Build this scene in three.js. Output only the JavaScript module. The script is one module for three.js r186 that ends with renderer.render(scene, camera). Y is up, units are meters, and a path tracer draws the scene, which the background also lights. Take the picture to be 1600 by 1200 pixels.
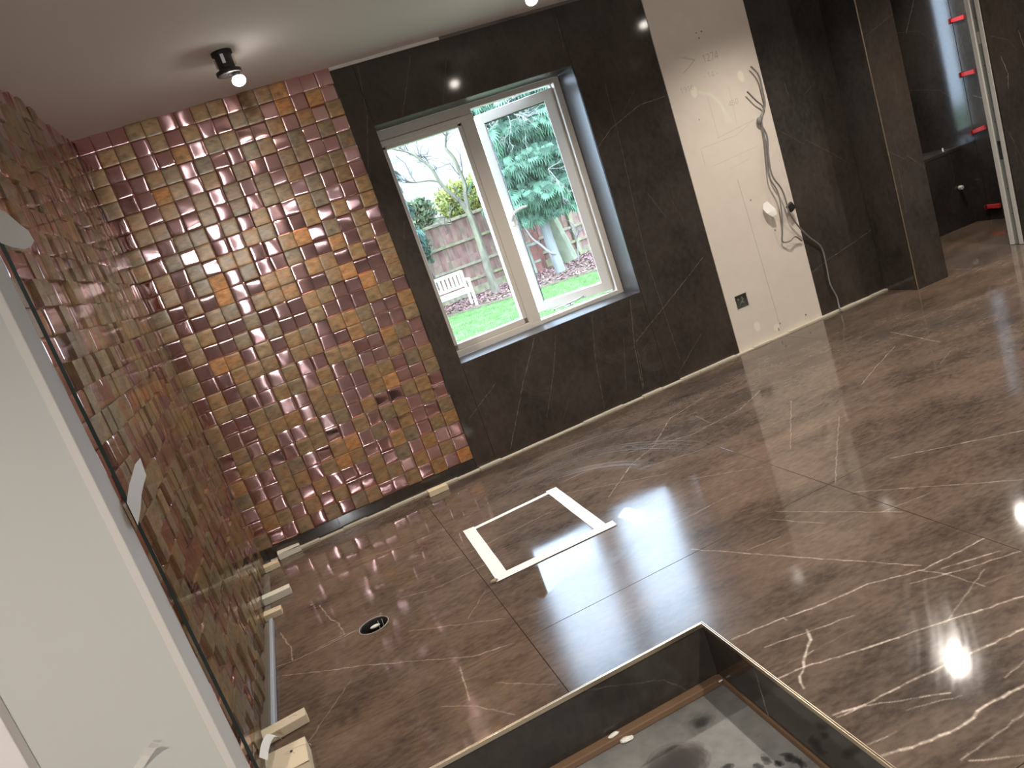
import * as THREE from 'three';
import { RoundedBoxGeometry } from 'three/addons/geometries/RoundedBoxGeometry.js';
import { mergeGeometries } from 'three/addons/utils/BufferGeometryUtils.js';
import { RectAreaLightUniformsLib } from 'three/addons/lights/RectAreaLightUniformsLib.js';

// ---------------------------------------------------------------- camera, sky, light levels
const scene = new THREE.Scene();
const renderer = new THREE.WebGLRenderer({ antialias: true });
renderer.toneMapping = THREE.LinearToneMapping;
renderer.toneMappingExposure = 1.1;
renderer.shadowMap.enabled = true;
RectAreaLightUniformsLib.init();
const camera = new THREE.PerspectiveCamera(2 * Math.atan(600 / 1196.9) * 180 / Math.PI, 4 / 3, 0.05, 200);
camera.position.set(0.5193, 1.2760, 3.9536);
camera.rotation.set(-0.21862, -0.25329, -0.33830, 'YXZ');
scene.background = new THREE.Color().setRGB(8.0, 9.9, 13.0);          // bright overcast daylight
const WARM = new THREE.Color().setRGB(1.0, 0.915, 0.81), COOL = new THREE.Color().setRGB(0.93, 0.97, 1.0);
const LAMP_CD = 6.0, REAR_CD = 12, WORK_CD = 330;

// ---------------------------------------------------------------- helpers
let seed = 20240611;
const rnd = () => { seed = (seed + 0x6d2b79f5) | 0; let t = Math.imul(seed ^ (seed >>> 15), 1 | seed); t = (t + Math.imul(t ^ (t >>> 7), 61 | t)) ^ t; return ((t ^ (t >>> 14)) >>> 0) / 4294967296; };
const rr = (a, b) => a + (b - a) * rnd();
const pick = (a) => a[Math.floor(rnd() * a.length)];
const V = (x, y, z) => new THREE.Vector3(x, y, z);
const used = new Map();
function numbered(n) { const k = used.get(n) || 0; used.set(n, k + 1); return k ? `${n}_${String(k).padStart(3, '0')}` : n; }
function shade(o) { o.castShadow = true; o.receiveShadow = true; return o; }
function mesh(name, geo, mat, parent = scene) { const m = shade(new THREE.Mesh(geo, mat)); m.name = numbered(name); parent.add(m); return m; }
function structure(name, geo, mat) { const m = mesh(name, geo, mat); m.userData.kind = 'structure'; return m; }
function tag(o, label, category, group) { o.userData.label = label; o.userData.category = category; if (group) o.userData.group = group; return o; }
function thing(name, label, category, pos = [0, 0, 0], group) {
  const g = new THREE.Group(); g.name = numbered(name); g.position.set(...pos); scene.add(g); return tag(g, label, category, group);
}
// uv in metres from position, by the way the face points (offsets in scene metres)
function metreUV(g, f) {
  g = g.index ? g.toNonIndexed() : g; const p = g.attributes.position, n = g.attributes.normal, uv = new Float32Array(p.count * 2);
  for (let i = 0; i < p.count; i++) {
    const ax = Math.abs(n.getX(i)), ay = Math.abs(n.getY(i)), az = Math.abs(n.getZ(i)), x = p.getX(i), y = p.getY(i), z = p.getZ(i);
    const k = ay >= ax && ay >= az ? 1 : ax >= az ? 0 : 2; const r = f(x, y, z, k); uv[2 * i] = r[0]; uv[2 * i + 1] = r[1];
  }
  g.setAttribute('uv', new THREE.BufferAttribute(uv, 2)); return g;
}
const boxUV = (s) => (x, y, z, k) => k === 1 ? [x / s, z / s] : k === 0 ? [z / s, y / s] : [x / s, y / s];
function box(x0, x1, y0, y1, z0, z1, uvf, r = 0) {
  const w = x1 - x0, h = y1 - y0, d = z1 - z0;
  const g = r ? new RoundedBoxGeometry(w, h, d, 1, Math.min(r, w / 2.05, h / 2.05, d / 2.05)) : new THREE.BoxGeometry(w, h, d);
  g.translate((x0 + x1) / 2, (y0 + y1) / 2, (z0 + z1) / 2); return metreUV(g, uvf || boxUV(1));
}
const merge = (a) => mergeGeometries(a.map((g) => g.index ? g.toNonIndexed() : g));
function taper(points, r0, r1, sides = 6, segs = 0) {
  const c = new THREE.CatmullRomCurve3(points), n = segs || points.length * 3, g = new THREE.TubeGeometry(c, n, 1, sides, false), p = g.attributes.position;
  for (let i = 0; i <= n; i++) { const o = c.getPointAt(i / n), r = r0 + (r1 - r0) * i / n;
    for (let j = 0; j <= sides; j++) { const k = i * (sides + 1) + j; p.setXYZ(k, o.x + (p.getX(k) - o.x) * r, o.y + (p.getY(k) - o.y) * r, o.z + (p.getZ(k) - o.z) * r); } }
  g.computeVertexNormals(); return g;
}
// ---------------------------------------------------------------- textures
const hash = (x, y, s) => { let h = Math.imul(x, 374761393) ^ Math.imul(y, 668265263) ^ Math.imul(s, 974634777); h = Math.imul(h ^ (h >>> 13), 1274126177); return ((h ^ (h >>> 16)) >>> 0) / 4294967296; };
function noise(x, y, s) { const xi = Math.floor(x), yi = Math.floor(y), fx = x - xi, fy = y - yi, u = fx * fx * (3 - 2 * fx), v = fy * fy * (3 - 2 * fy);
  return (hash(xi, yi, s) * (1 - u) + hash(xi + 1, yi, s) * u) * (1 - v) + (hash(xi, yi + 1, s) * (1 - u) + hash(xi + 1, yi + 1, s) * u) * v; }
const fbm = (x, y, s, o = 4) => { let a = 0, w = 0.5, t = 0; for (let i = 0; i < o; i++) { a += w * noise(x, y, s + i * 17); t += w; w *= 0.5; x *= 2.03; y *= 2.03; } return a / t; };
const enc = (l) => 255 * (l <= 0.0031308 ? 12.92 * l : 1.055 * Math.pow(l, 1 / 2.4) - 0.055);
function canvas(w, h) { const c = document.createElement('canvas'); c.width = w; c.height = h; return [c, c.getContext('2d')]; }
function paint(w, h, f) { const [c, x] = canvas(w, h), im = x.createImageData(w, h), d = im.data;
  for (let j = 0; j < h; j++) for (let i = 0; i < w; i++) { const r = f(i, j), k = 4 * (j * w + i); d[k] = r[0]; d[k + 1] = r[1]; d[k + 2] = r[2]; d[k + 3] = 255; }
  x.putImageData(im, 0, 0); return [c, x]; }
function tex(c, srgb = true) { const t = new THREE.CanvasTexture(c); if (srgb) t.colorSpace = THREE.SRGBColorSpace; t.wrapS = t.wrapT = THREE.RepeatWrapping; t.magFilter = THREE.LinearFilter; t.anisotropy = 8; return t; }
// brown porcelain with a grain that runs along x and pale veins; col = linear base
function stonePixels(w, h, mx, col, s, along) {
  return paint(w, h, (i, j) => {
    const x = i * mx, y = j * mx;
    const a = fbm(along ? x * 4.5 : x * 7, along ? y * 10 : y * 5, s, 5), b = fbm(x * 1.3, y * 1.9, s + 71, 3), c = fbm(along ? x * 45 : x * 60, along ? y * 110 : y * 42, s + 133, 3), dots = hash(i, j, s);
    const k = (along ? 0.42 + 0.9 * a + 0.62 * (c - 0.5) : 0.55 + 0.62 * a + 0.42 * (c - 0.5)) + 0.28 * (b - 0.5) + 0.1 * (dots - 0.5), warm = 1 + 0.2 * (b - 0.5);
    return [enc(col[0] * k * warm), enc(col[1] * k), enc(col[2] * k / warm)];
  });
}
function vein(x, pts, w, color, alpha, X, Y) { // jittered pale line through pts (metres), pixel maps X and Y
  for (let q = 0; q + 3 < pts.length; q += 2) {
    const ax = X(pts[q]), ay = Y(pts[q + 1]), bx = X(pts[q + 2]), by = Y(pts[q + 3]), len = Math.hypot(bx - ax, by - ay), n = Math.max(2, Math.round(len / 7));
    let px = ax, py = ay;
    for (let i = 1; i <= n; i++) { const t = i / n, jit = i === n ? 0 : 1.7, cx = ax + (bx - ax) * t + (rnd() - 0.5) * jit, cy = ay + (by - ay) * t + (rnd() - 0.5) * jit;
      x.strokeStyle = `rgba(${color},${(alpha * rr(0.45, 1)).toFixed(3)})`; x.lineWidth = Math.max(0.7, w * rr(0.6, 1.15)); x.lineCap = 'round'; x.beginPath(); x.moveTo(px, py); x.lineTo(cx, cy); x.stroke(); px = cx; py = cy;
      if (w > 1.5 && rnd() < 0.05) { x.lineWidth = 0.8; x.beginPath(); x.moveTo(cx, cy); x.lineTo(cx + rr(-10, 10), cy + rr(-6, 6)); x.stroke(); } }
  }
}
// --- floor: one print over x -0.4..5.8, z -0.8..3.0
const FX0 = -0.4, FZ0 = -0.8, FW = 6.2, FH = 3.8, FPX = 2048, FPY = 1255;
const fX = (x) => (x - FX0) / FW * FPX, fY = (z) => (z - FZ0) / FH * FPY;
const floorVeins = [[2,0.20,1.36,0.35,1.46,0.68,1.73,0.81,1.77], [1,0.21,1.18,0.31,1.17,0.36,1.19], [2,0.24,0.81,0.27,0.98,0.30,1.06,0.31,1.17], [2,0.63,1.75,0.62,1.85,0.61,1.94], [1,0.53,1.90,0.62,1.98,0.70,2.10], [1,0.14,1.74,0.30,1.51], [2,0.04,1.17,0.12,1.19,0.31,1.19,0.37,1.18], [2,0.07,1.26,0.20,1.36], [2,0.07,0.90,0.11,1.08,0.11,1.18], [1,0.53,1.38,0.83,1.60], [1,0.73,1.49,0.84,1.35], [1,0.55,1.09,0.67,1.15,0.91,1.15], [1,0.29,0.46,0.64,0.58,0.87,0.62], [1,0.70,1.92,0.84,2.07], [3,1.30,2.26,1.43,2.28,1.55,2.31,1.70,2.33,1.84,2.39,2.05,2.40], [2,1.49,1.75,1.64,2.01,1.85,2.37], [3,1.29,2.47,1.36,2.48,1.48,2.52,1.69,2.58,1.89,2.64], [2,1.34,2.35,1.46,2.38,1.58,2.41], [4,1.46,2.37,1.44,2.41,1.40,2.44,1.36,2.48,1.33,2.50,1.31,2.54], [3,1.30,2.65,1.37,2.67,1.57,2.69,1.65,2.70,1.79,2.72], [2,1.30,2.66,1.36,2.67,1.52,2.76], [4,1.29,2.80,1.39,2.83,1.47,2.84,1.54,2.83,1.64,2.84], [1,1.29,2.76,1.36,2.77], [1,1.69,2.59,1.93,2.50], [2,1.77,2.41,1.89,2.46,2.05,2.51], [2,1.87,2.42,2.02,2.47], [1,1.83,2.38,1.86,2.46,1.87,2.55], [1,1.60,1.91,1.72,1.93], [1,1.82,1.78,2.04,2.12], [1,1.77,1.80,1.86,1.98], [2,2.30,1.81,2.66,2.04], [2,2.05,1.89,2.37,2.26], [2,1.40,2.91,1.48,2.96], [1,1.63,2.80,1.70,2.79], [2,1.84,0.73,2.06,0.83,2.37,0.80,2.58,0.68], [1,2.22,0.63,2.20,0.79], [1,1.73,0.94,2.00,1.04], [2,3.24,0.90,3.01,1.02,2.80,1.14], [1,2.54,0.97,2.18,1.41], [1,2.50,1.33,2.07,1.79], [2,3.41,0.70,3.33,1.09], [1,3.25,1.22,3.10,1.30], [2,2.40,0.43,2.14,0.51,1.89,0.77,1.73,0.85,1.50,1.07], [1,1.42,0.69,1.72,0.70,2.06,0.74], [1,1.27,0.74,1.77,1.11], [1,0.74,0.94,0.84,0.98,1.27,0.95], [1,1.79,1.25,2.02,1.44], [1,1.83,1.53,1.48,1.54], [1,2.01,2.07,2.17,2.10], [1,1.39,2.90,1.58,2.89], [1,1.42,2.74,1.53,2.78]];
const wallVeins = [[1.5,1.34,2.14,1.30,1.91,1.21,1.67], [1.5,1.61,2.12,1.47,1.86], [0.8,1.79,2.07,1.69,1.86], [2,2.92,1.55,2.76,1.55,2.55,1.48,2.39,1.37], [1,2.76,1.64,2.64,1.53], [1.2,2.59,1.71,2.58,1.41,2.55,1.05,2.54,0.90,2.53,0.74,2.55,0.12], [2,2.88,0.63,2.56,0.45,2.32,0.32,2.28,0.05], [2,2.36,0.56,2.34,0.47,2.30,0.30,2.27,0.04], [1.5,2.11,0.56,2.05,0.32,2.01,0.03], [2,1.75,0.56,1.61,0.36,1.41,0.03], [1.5,1.87,0.53,1.79,0.34,1.67,0.12], [1.5,1.46,0.41,1.25,0.28], [1.5,2.73,0.21,2.51,0.04], [1.2,2.25,0.36,2.17,0.08], [1,1.83,0.17,1.75,0.06], [1,1.29,1.37,1.26,1.29], [1.2,3.58,1.17,3.73,1.04,3.75,1.06,3.91,0.93,4.03,0.82], [1.2,4.08,0.84,4.17,0.77,4.19,0.79,4.34,0.64], [2,3.56,0.29,3.72,0.33,3.89,0.36,4.08,0.40], [1,4.34,1.58,4.09,1.50], [1,3.73,1.53,3.73,1.49], [1,3.70,1.41,3.71,1.33], [1,3.91,1.36,3.82,1.31], [1,4.11,0.73,4.10,0.47], [1,2.43,2.09,2.42,1.95], [1,2.65,1.09,2.72,0.92], [1,3.05,1.48,3.00,1.24]];
const [floorCanvas, fx] = stonePixels(FPX, FPY, FW / FPX, [0.130, 0.093, 0.070], 11, true);
for (const [w, ...p] of floorVeins) vein(fx, p, w * 0.58, '224,210,194', 0.8, fX, fY);
for (let i = 0; i < 90; i++) { const x = rr(-0.2, 5.6), z = rr(-0.6, 2.9), l = rr(0.1, 0.5); vein(fx, [x, z, x + l, z + l * rr(0.02, 0.3)], 0.7, '190,170,150', 0.35, fX, fY); }
// --- dried cleaning film on the floor: wiped strokes, kept as its own gloss map and a slight bloom of dust in the print
const [filmCanvas, rx] = paint(1024, 628, (i, j) => { const v = 9 + 14 * fbm(i * 0.02, j * 0.05, 5, 4) + 5 * hash(i, j, 3); return [v, v, v]; });
const gX = (x) => (x - FX0) / FW * 1024, gY = (z) => (z - FZ0) / FH * 628;
function wipe(pts, width, strength, dust, tone = 66) { // a cloth stroke: many fine parallel bristle lines
  const n = Math.round(width * 420), c = new THREE.CatmullRomCurve3(pts.map(([x, z]) => V(x, 0, z))), N = 26;
  for (let b = 0; b < n; b++) {
    const off = (b / n - 0.5) * width + rr(-0.006, 0.006), a = strength * 0.95 * Math.pow(rnd(), 1.6) * (1 - Math.pow(Math.abs(b / n - 0.5) * 2, 2) * 0.8), t0 = rr(0, 0.45) * rnd(), t1 = 1 - rr(0, 0.5) * rnd();
    const path = []; for (let i = 0; i <= N; i++) { const u = t0 + (t1 - t0) * i / N, p = c.getPoint(u), t = c.getTangent(u), w = off + 0.006 * Math.sin(u * 5 + b); path.push([p.x - t.z * w, p.z + t.x * w]); }
    for (const [ctx, X, Y, k, al, lw] of [[rx, gX, gY, `${tone},${tone},${tone}`, a, rr(0.6, 1.8)], [fx, fX, fY, '188,180,176', a * dust * 0.6, rr(0.7, 2.6)]])
      for (let i = 0; i < N; i++) { const e = Math.sin(Math.PI * (i + 0.5) / N); ctx.strokeStyle = `rgba(${k},${(al * Math.pow(e, 0.7)).toFixed(3)})`; ctx.lineWidth = lw; ctx.beginPath(); ctx.moveTo(X(path[i][0]), Y(path[i][1])); ctx.lineTo(X(path[i + 1][0]), Y(path[i + 1][1])); ctx.stroke(); }
  }
}
for (const [pts, w, s, d, t] of [
  [[[0.98, 0.55], [1.35, 0.42], [1.75, 0.55], [2.0, 0.95], [2.02, 1.35]], 0.2, 0.5, 0.2, 130],
  [[[1.05, 0.42], [1.5, 0.28], [1.95, 0.42], [2.25, 0.8]], 0.16, 0.5, 0.2, 140],
  [[[1.2, 0.62], [1.5, 0.62], [1.72, 0.8], [1.82, 1.1]], 0.14, 0.55, 0.16, 110],
  [[[1.3, 0.2], [1.9, 0.22], [2.4, 0.4], [2.8, 0.8]], 0.14, 0.4, 0.16, 130],

  [[[0.83, 0.6], [0.8, 0.9], [0.86, 1.2]], 0.09, 0.5, 0.1, 90], [[[0.95, 1.66], [1.3, 1.56], [1.7, 1.3]], 0.1, 0.5, 0.06, 70],
  [[[2.1, 0.95], [2.9, 0.72], [3.6, 0.85], [4.2, 0.75]], 0.2, 0.22, 0.18, 110], [[[2.3, 0.5], [3.0, 0.36], [3.9, 0.5]], 0.16, 0.22, 0.16, 110],
  [[[3.3, 0.85], [4.1, 1.2], [4.8, 1.5]], 0.2, 0.22, 0.14, 110], [[[2.4, 1.2], [3.2, 1.0], [4.0, 1.35]], 0.16, 0.22, 0.14, 110], [[[4.2, 0.45], [4.7, 0.4], [5.3, 0.5]], 0.2, 0.4, 0.16, 110], [[[3.0, 0.5], [3.8, 0.75], [4.5, 0.95]], 0.1, 0.4, 0.16, 120],
  [[[1.45, 2.75], [1.62, 2.6], [1.8, 2.4], [2.1, 2.25]], 0.3, 0.35, 0.04, 60]]) wipe(pts, w, s, d, t);
for (const [cx, cz, a, e] of [[1.08, 1.86, 0.26, 0.4], [1.48, 1.62, 0.26, 0.5], [1.2, 2.1, 0.4, 0.2]]) for (let i = 0; i < 90; i++) { // even dried film before the basin, with a ragged edge
  rx.fillStyle = 'rgba(50,50,50,0.06)'; rx.beginPath(); rx.ellipse(gX(cx + rr(-0.4, 0.4) * a), gY(cz + rr(-0.4, 0.4) * e), gX(FX0 + a * rr(0.45, 0.85)), gY(FZ0 + e * rr(0.45, 0.85)), rr(-0.3, 0.3), 0, 7); rx.fill(); }
for (const o of [[[0.93, 1.36], [1.2, 1.36], [1.26, 1.45], [1.1, 1.52], [0.98, 1.6]], [[1.44, 1.28], [1.5, 1.22], [1.53, 1.36], [1.46, 1.4]]]) { // wet spots that are still clear of film
  rx.fillStyle = 'rgb(9,9,9)'; rx.beginPath(); o.forEach(([x, z], i) => i ? rx.lineTo(gX(x), gY(z)) : rx.moveTo(gX(x), gY(z))); rx.closePath(); rx.fill(); }
const floorMap = tex(floorCanvas), filmMap = tex(filmCanvas, false);
const floorUV = (x, y, z, k) => k === 1 ? [(x - FX0) / FW, 1 - (z - FZ0) / FH] : [(x + z - FX0) / FW, 0.5 + y / FH];
// --- window wall: its own veined slabs over x 1.2..4.4, y 0..2.2
const WX0 = 1.2, WW = 3.2, WH = 2.2, WPX = 1600, WPY = 1100;
const [wallCanvas, wx] = stonePixels(WPX, WPY, WW / WPX, [0.052, 0.043, 0.037], 41, false);
for (const [w, ...p] of wallVeins) vein(wx, p, w * 0.75, '196,180,160', 0.5, (x) => (x - WX0) / WW * WPX, (y) => (1 - y / WH) * WPY);
for (let i = 0; i < 60; i++) { const x = rr(1.2, 4.3), y = rr(0, 2.2), l = rr(0.04, 0.2); vein(wx, [x, y, x + l * rr(-0.3, 0.3), y + l], 0.7, '150,135,118', 0.3, (q) => (q - WX0) / WW * WPX, (q) => (1 - q / WH) * WPY); }
for (const [cx, cy, r] of [[2.42, 0.42, 0.13], [2.40, 0.2, 0.1], [2.2, 0.38, 0.16], [1.36, 0.75, 0.16], [1.75, 0.36, 0.2]]) for (let i = 0; i < 60; i++) { // dried sponge swirls below the window
  wx.strokeStyle = `rgba(170,160,146,${(0.022 * rnd()).toFixed(3)})`; wx.lineWidth = rr(1, 3); wx.beginPath(); wx.ellipse((cx - WX0) / WW * WPX, (1 - cy / WH) * WPY, r * rr(0.5, 1) * 500, r * rr(0.4, 0.9) * 500, rr(-0.4, 0.4), rr(0, 3), rr(3.2, 6)); wx.stroke(); }
const wallMap = tex(wallCanvas);
const wallUV = (x, y, z, k) => k === 1 ? [(x - WX0) / WW, 0.3 + z / WH] : k === 0 ? [(z + 2) / WW, y / WH] : [(x - WX0) / WW, y / WH];
// --- other veined slabs, 2.4 m a repeat
const [stoneCanvas, sx] = stonePixels(1024, 1024, 2.4 / 1024, [0.050, 0.041, 0.035], 87, false);
for (let i = 0; i < 46; i++) { const x = rr(0, 2.4), y = rr(0, 2.4), l = rr(0.15, 0.7), a = pick([0.35, 1.2, 1.45, 1.7]) + rr(-0.15, 0.15); vein(sx, [x, y, x + l * Math.cos(a) * 0.6, y + l * Math.sin(a) * 0.6, x + l * Math.cos(a + 0.2), y + l * Math.sin(a + 0.2)], i < 14 ? 2 : 0.9, '206,190,170', i < 14 ? 0.62 : 0.36, (q) => q / 2.4 * 1024, (q) => q / 2.4 * 1024); }
const stoneMap = tex(stoneCanvas), stoneUV = boxUV(2.4);
// --- patinated bronze faces
const [bronzeCanvas] = paint(512, 512, (i, j) => {
  const a = fbm(i * 0.03, j * 0.05, 301, 5), b = fbm(i * 0.024, j * 0.024, 333, 4), c = fbm(i * 0.05, j * 0.22, 377, 4);
  const m = 0.4 + 0.78 * a + 0.45 * (c - 0.5) + 0.12 * (hash(i, j, 2) - 0.5), o = Math.max(0, b - 0.52) * 2.2, g = Math.max(0, 0.46 - b) * 2.0;
  return [enc(0.80 * m * (1 + 0.15 * o - 0.25 * g)), enc(0.80 * m * (1 - 0.18 * o - 0.12 * g)), enc(0.80 * m * (1 - 0.4 * o + 0.1 * g))];
});
const bronzeMap = tex(bronzeCanvas);
const [plasterBump] = paint(512, 512, (i, j) => { const v = 110 + 60 * fbm(i * 0.03, j * 0.03, 401, 5) + 20 * hash(i, j, 9); return [v, v, v]; });
const plasterTex = tex(plasterBump, false);

// ---------------------------------------------------------------- materials
const std = (o) => new THREE.MeshStandardMaterial(o), phy = (o) => new THREE.MeshPhysicalMaterial(o), rgb = (r, g, b) => new THREE.Color().setRGB(r, g, b);
const M = {
  floor: std({ map: floorMap, roughness: 1, roughnessMap: filmMap }),
  wallStone: std({ map: wallMap, roughness: 0.1 }), stone: std({ map: stoneMap, roughness: 0.1 }),
  grout: std({ color: rgb(0.2, 0.165, 0.135), roughness: 0.9 }), core: std({ color: rgb(0.16, 0.145, 0.13), roughness: 0.95 }),
  plaster: std({ color: rgb(0.66, 0.63, 0.58), roughness: 0.85, bumpMap: plasterTex, bumpScale: 0.0006 }),
  ceiling: std({ color: rgb(0.79, 0.76, 0.755), roughness: 0.9, bumpMap: plasterTex, bumpScale: 0.0006 }),
  render: std({ color: rgb(0.5, 0.48, 0.45), roughness: 0.9 }),
  frame: std({ color: rgb(0.66, 0.615, 0.55), roughness: 0.38 }), gasket: std({ color: rgb(0.03, 0.03, 0.03), roughness: 0.6 }),
  glass: phy({ color: rgb(0.97, 1, 0.99), roughness: 0, transmission: 1, thickness: 0, ior: 1.5 }),
  steel: std({ color: rgb(0.62, 0.62, 0.60), roughness: 0.3, metalness: 1 }), gold: std({ color: rgb(0.74, 0.62, 0.46), roughness: 0.3, metalness: 1 }),
  black: std({ color: rgb(0.018, 0.017, 0.017), roughness: 0.5 }), wood: std({ color: rgb(0.72, 0.60, 0.42), roughness: 0.7 }), whiteWood: std({ color: rgb(0.72, 0.68, 0.58), roughness: 0.7 }),
  tape: std({ color: rgb(0.80, 0.78, 0.73), roughness: 0.75 }), foam: std({ color: rgb(0.50, 0.45, 0.36), roughness: 0.95 }),
  cable: std({ color: rgb(0.20, 0.195, 0.19), roughness: 0.5 }), red: std({ color: rgb(0.72, 0.05, 0.06), roughness: 0.45 }),
};
const copperH = [], copperV = [], bronze = [];
for (const [r, g, b] of [[0.78, 0.49, 0.485], [0.72, 0.44, 0.44], [0.83, 0.54, 0.53]]) {
  copperH.push(phy({ color: rgb(r, g, b), metalness: 1, roughness: 0.12, anisotropy: 1 }));
  copperV.push(phy({ color: rgb(r, g, b), metalness: 1, roughness: 0.12, anisotropy: 1, anisotropyRotation: Math.PI / 2 }));
}
for (const [r, g, b] of [[0.55, 0.345, 0.155], [0.48, 0.325, 0.165], [0.60, 0.345, 0.145], [0.43, 0.315, 0.185], [0.52, 0.34, 0.175]]) bronze.push(phy({ map: bronzeMap, color: rgb(r, g, b), metalness: 0.5, roughness: 0.4, clearcoat: 0.8, clearcoatRoughness: 0.25 }));
const orange = std({ map: bronzeMap, color: rgb(0.80, 0.42, 0.18), metalness: 0.5, roughness: 0.42 });

// ---------------------------------------------------------------- the room
const A = 0.075, ROWS = 28, SK = 0.07, H = SK + ROWS * A;      // 2.17 m from floor to ceiling
const WX = [1.316, 2.438], WY = [0.577, 1.853];                 // window opening
// floor slab with the sunken basin left open, then the porcelain tiles
const BX = [0.02, 1.285], BZ = [2.132, 3.35], BD = -0.195;
const DR = [0.422, 1.21, 0.058];
function holedSlab() { const s = new THREE.Shape(); s.moveTo(-1.5, 0.3); s.lineTo(6.8, 0.3); s.lineTo(6.8, 0.012 - BZ[0]); s.lineTo(-1.5, 0.012 - BZ[0]); s.closePath();
  const h = new THREE.Path(); h.absarc(DR[0], -DR[1], 0.0595, 0, Math.PI * 2, true); s.holes.push(h); const g = new THREE.ExtrudeGeometry(s, { depth: 0.388, bevelEnabled: false, curveSegments: 32 }); g.rotateX(-Math.PI / 2); g.translate(0, -0.4, 0); return metreUV(g, boxUV(1)); }
const floor = structure('floor', merge([holedSlab(), box(4.3, 5.6, -0.4, -0.012, -0.65, -0.3), box(-1.5, BX[0] - 0.012, -0.4, -0.012, BZ[0] - 0.012, BZ[1]), box(BX[1] + 0.012, 6.8, -0.4, -0.012, BZ[0] - 0.012, BZ[1]), box(-1.5, 6.8, -0.4, -0.012, BZ[1], 7.7)]), M.grout);
const jx = [-0.338, 0.856, 2.050, 3.244, 4.438, 5.632, 6.8], jz = [-1.2, -0.61, 0.585, 1.778, 2.972, 4.166, 5.36, 6.554, 7.7];
for (let i = 0; i + 1 < jx.length; i++) for (let j = 0; j + 1 < jz.length; j++) {
  let x0 = jx[i] + 0.0008, x1 = jx[i + 1] - 0.0008, z0 = jz[j] + 0.0008, z1 = jz[j + 1] - 0.0008;
  if (z1 < 0.5 && x1 < 4.0) continue;
  if (x0 < 0.033 && z0 < 2.1) x0 = 0.033;
  if (j === 1) { if (i === 4) x0 = Math.max(x0, 4.31); if (i < 4) z0 = 0.0305; if (i === 5) x1 = Math.min(x1, 6.6); }
  if (j === 0 || (j === 1 && i >= 4)) { x0 = Math.max(x0, 4.305); if (j === 0) { z0 = -0.64; z1 = jz[1] - 0.0008; } if (j === 1 && i === 4) { /* threshold tile */ } }
  if (x1 - x0 < 0.05 || z1 - z0 < 0.01) continue;
  const s = new THREE.Shape(), P = (a) => a.map(([x, z]) => new THREE.Vector2(x, -z));
  let pts = [[x0, z0], [x1, z0], [x1, z1], [x0, z1]];
  const hx0 = BX[0] - 0.004, hx1 = BX[1] + 0.004, hz0 = BZ[0] - 0.004, hz1 = BZ[1] + 0.004;   // the basin's outline
  if (x1 > hx0 && x0 < hx1 && z1 > hz0 && z0 < hz1) {
    const cx1 = x1 > hx1, cz0 = z0 < hz0, cz1 = z1 > hz1, cx0 = x0 < hx0;
    if (cz0 && cx1) pts = [[x0, z0], [x1, z0], [x1, z1], [hx1, z1], [hx1, hz0], [x0, hz0]];
    else if (cz0 && cx0) pts = [[x0, z0], [x1, z0], [x1, hz0], [hx0, hz0], [hx0, z1], [x0, z1]];
    else if (cz0) pts = [[x0, z0], [x1, z0], [x1, hz0], [x0, hz0]];
    else if (cz1 && cx1) pts = [[hx1, z0], [x1, z0], [x1, z1], [x0, z1], [x0, hz1], [hx1, hz1]];
    else if (cz1 && cx0) pts = [[x0, z0], [hx0, z0], [hx0, hz1], [x1, hz1], [x1, z1], [x0, z1]];
    else if (cz1) pts = [[x0, hz1], [x1, hz1], [x1, z1], [x0, z1]];
    else if (cx1) pts = [[hx1, z0], [x1, z0], [x1, z1], [hx1, z1]];
    else continue;
  }
  s.setFromPoints(P(pts));
  if (x0 < DR[0] && x1 > DR[0] && z0 < DR[1] && z1 > DR[1]) { const h = new THREE.Path(); h.absarc(DR[0], -DR[1], DR[2], 0, Math.PI * 2, true); s.holes.push(h); }
  const g = new THREE.ExtrudeGeometry(s, { depth: 0.0105, bevelEnabled: true, bevelThickness: 0.0008, bevelSize: 0.0008, bevelOffset: -0.0008, bevelSegments: 1, curveSegments: 32 });
  g.rotateX(-Math.PI / 2); g.translate(0, -0.0113, 0);
  mesh('floor_tile', metreUV(g, floorUV), M.floor, floor);
}
// ceiling
structure('ceiling', merge([box(-1.5, 6.8, H, H + 0.2, -0.3, 7.7), box(4.1, 6.0, H, H + 0.2, -1.41, -0.3)]), M.ceiling);
// back wall: blockwork with openings, stone slabs, bare plaster board, copper mosaic
const wallBack = structure('wall_back', merge([box(-0.3, WX[0] - 0.01, -0.4, H, -0.3, -0.012), box(WX[1] + 0.01, 4.3, -0.4, H, -0.3, -0.012), box(WX[0] - 0.01, WX[1] + 0.01, -0.4, WY[0] - 0.01, -0.3, -0.012), box(WX[0] - 0.01, WX[1] + 0.01, WY[1] + 0.01, H, -0.3, -0.012)]), M.core);
const PL = 2.941, PR = 3.563, PIER = [4.065, 4.305], PZ = 0.262, MX = 16 * A;
const slab = (x0, x1, y0, y1, z0 = -0.0115, z1 = 0) => mesh('stone_slab', box(x0, x1, y0, y1, z0, z1, wallUV, 0.0008), M.wallStone, wallBack);
slab(MX + 0.002, WX[0], 0.012, 2.152); slab(WX[0] + 0.0012, WX[1] - 0.0012, WY[1], 2.152); slab(WX[0] + 0.0012, WX[1] - 0.0012, 0.012, WY[0]); slab(WX[1], PL - 0.002, 0.012, 2.152);
slab(PR + 0.003, PIER[0], 0.012, 2.16);
slab(0.03, 0.42, 0.012, SK - 0.002); slab(0.4212, MX, 0.012, SK - 0.002);
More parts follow.
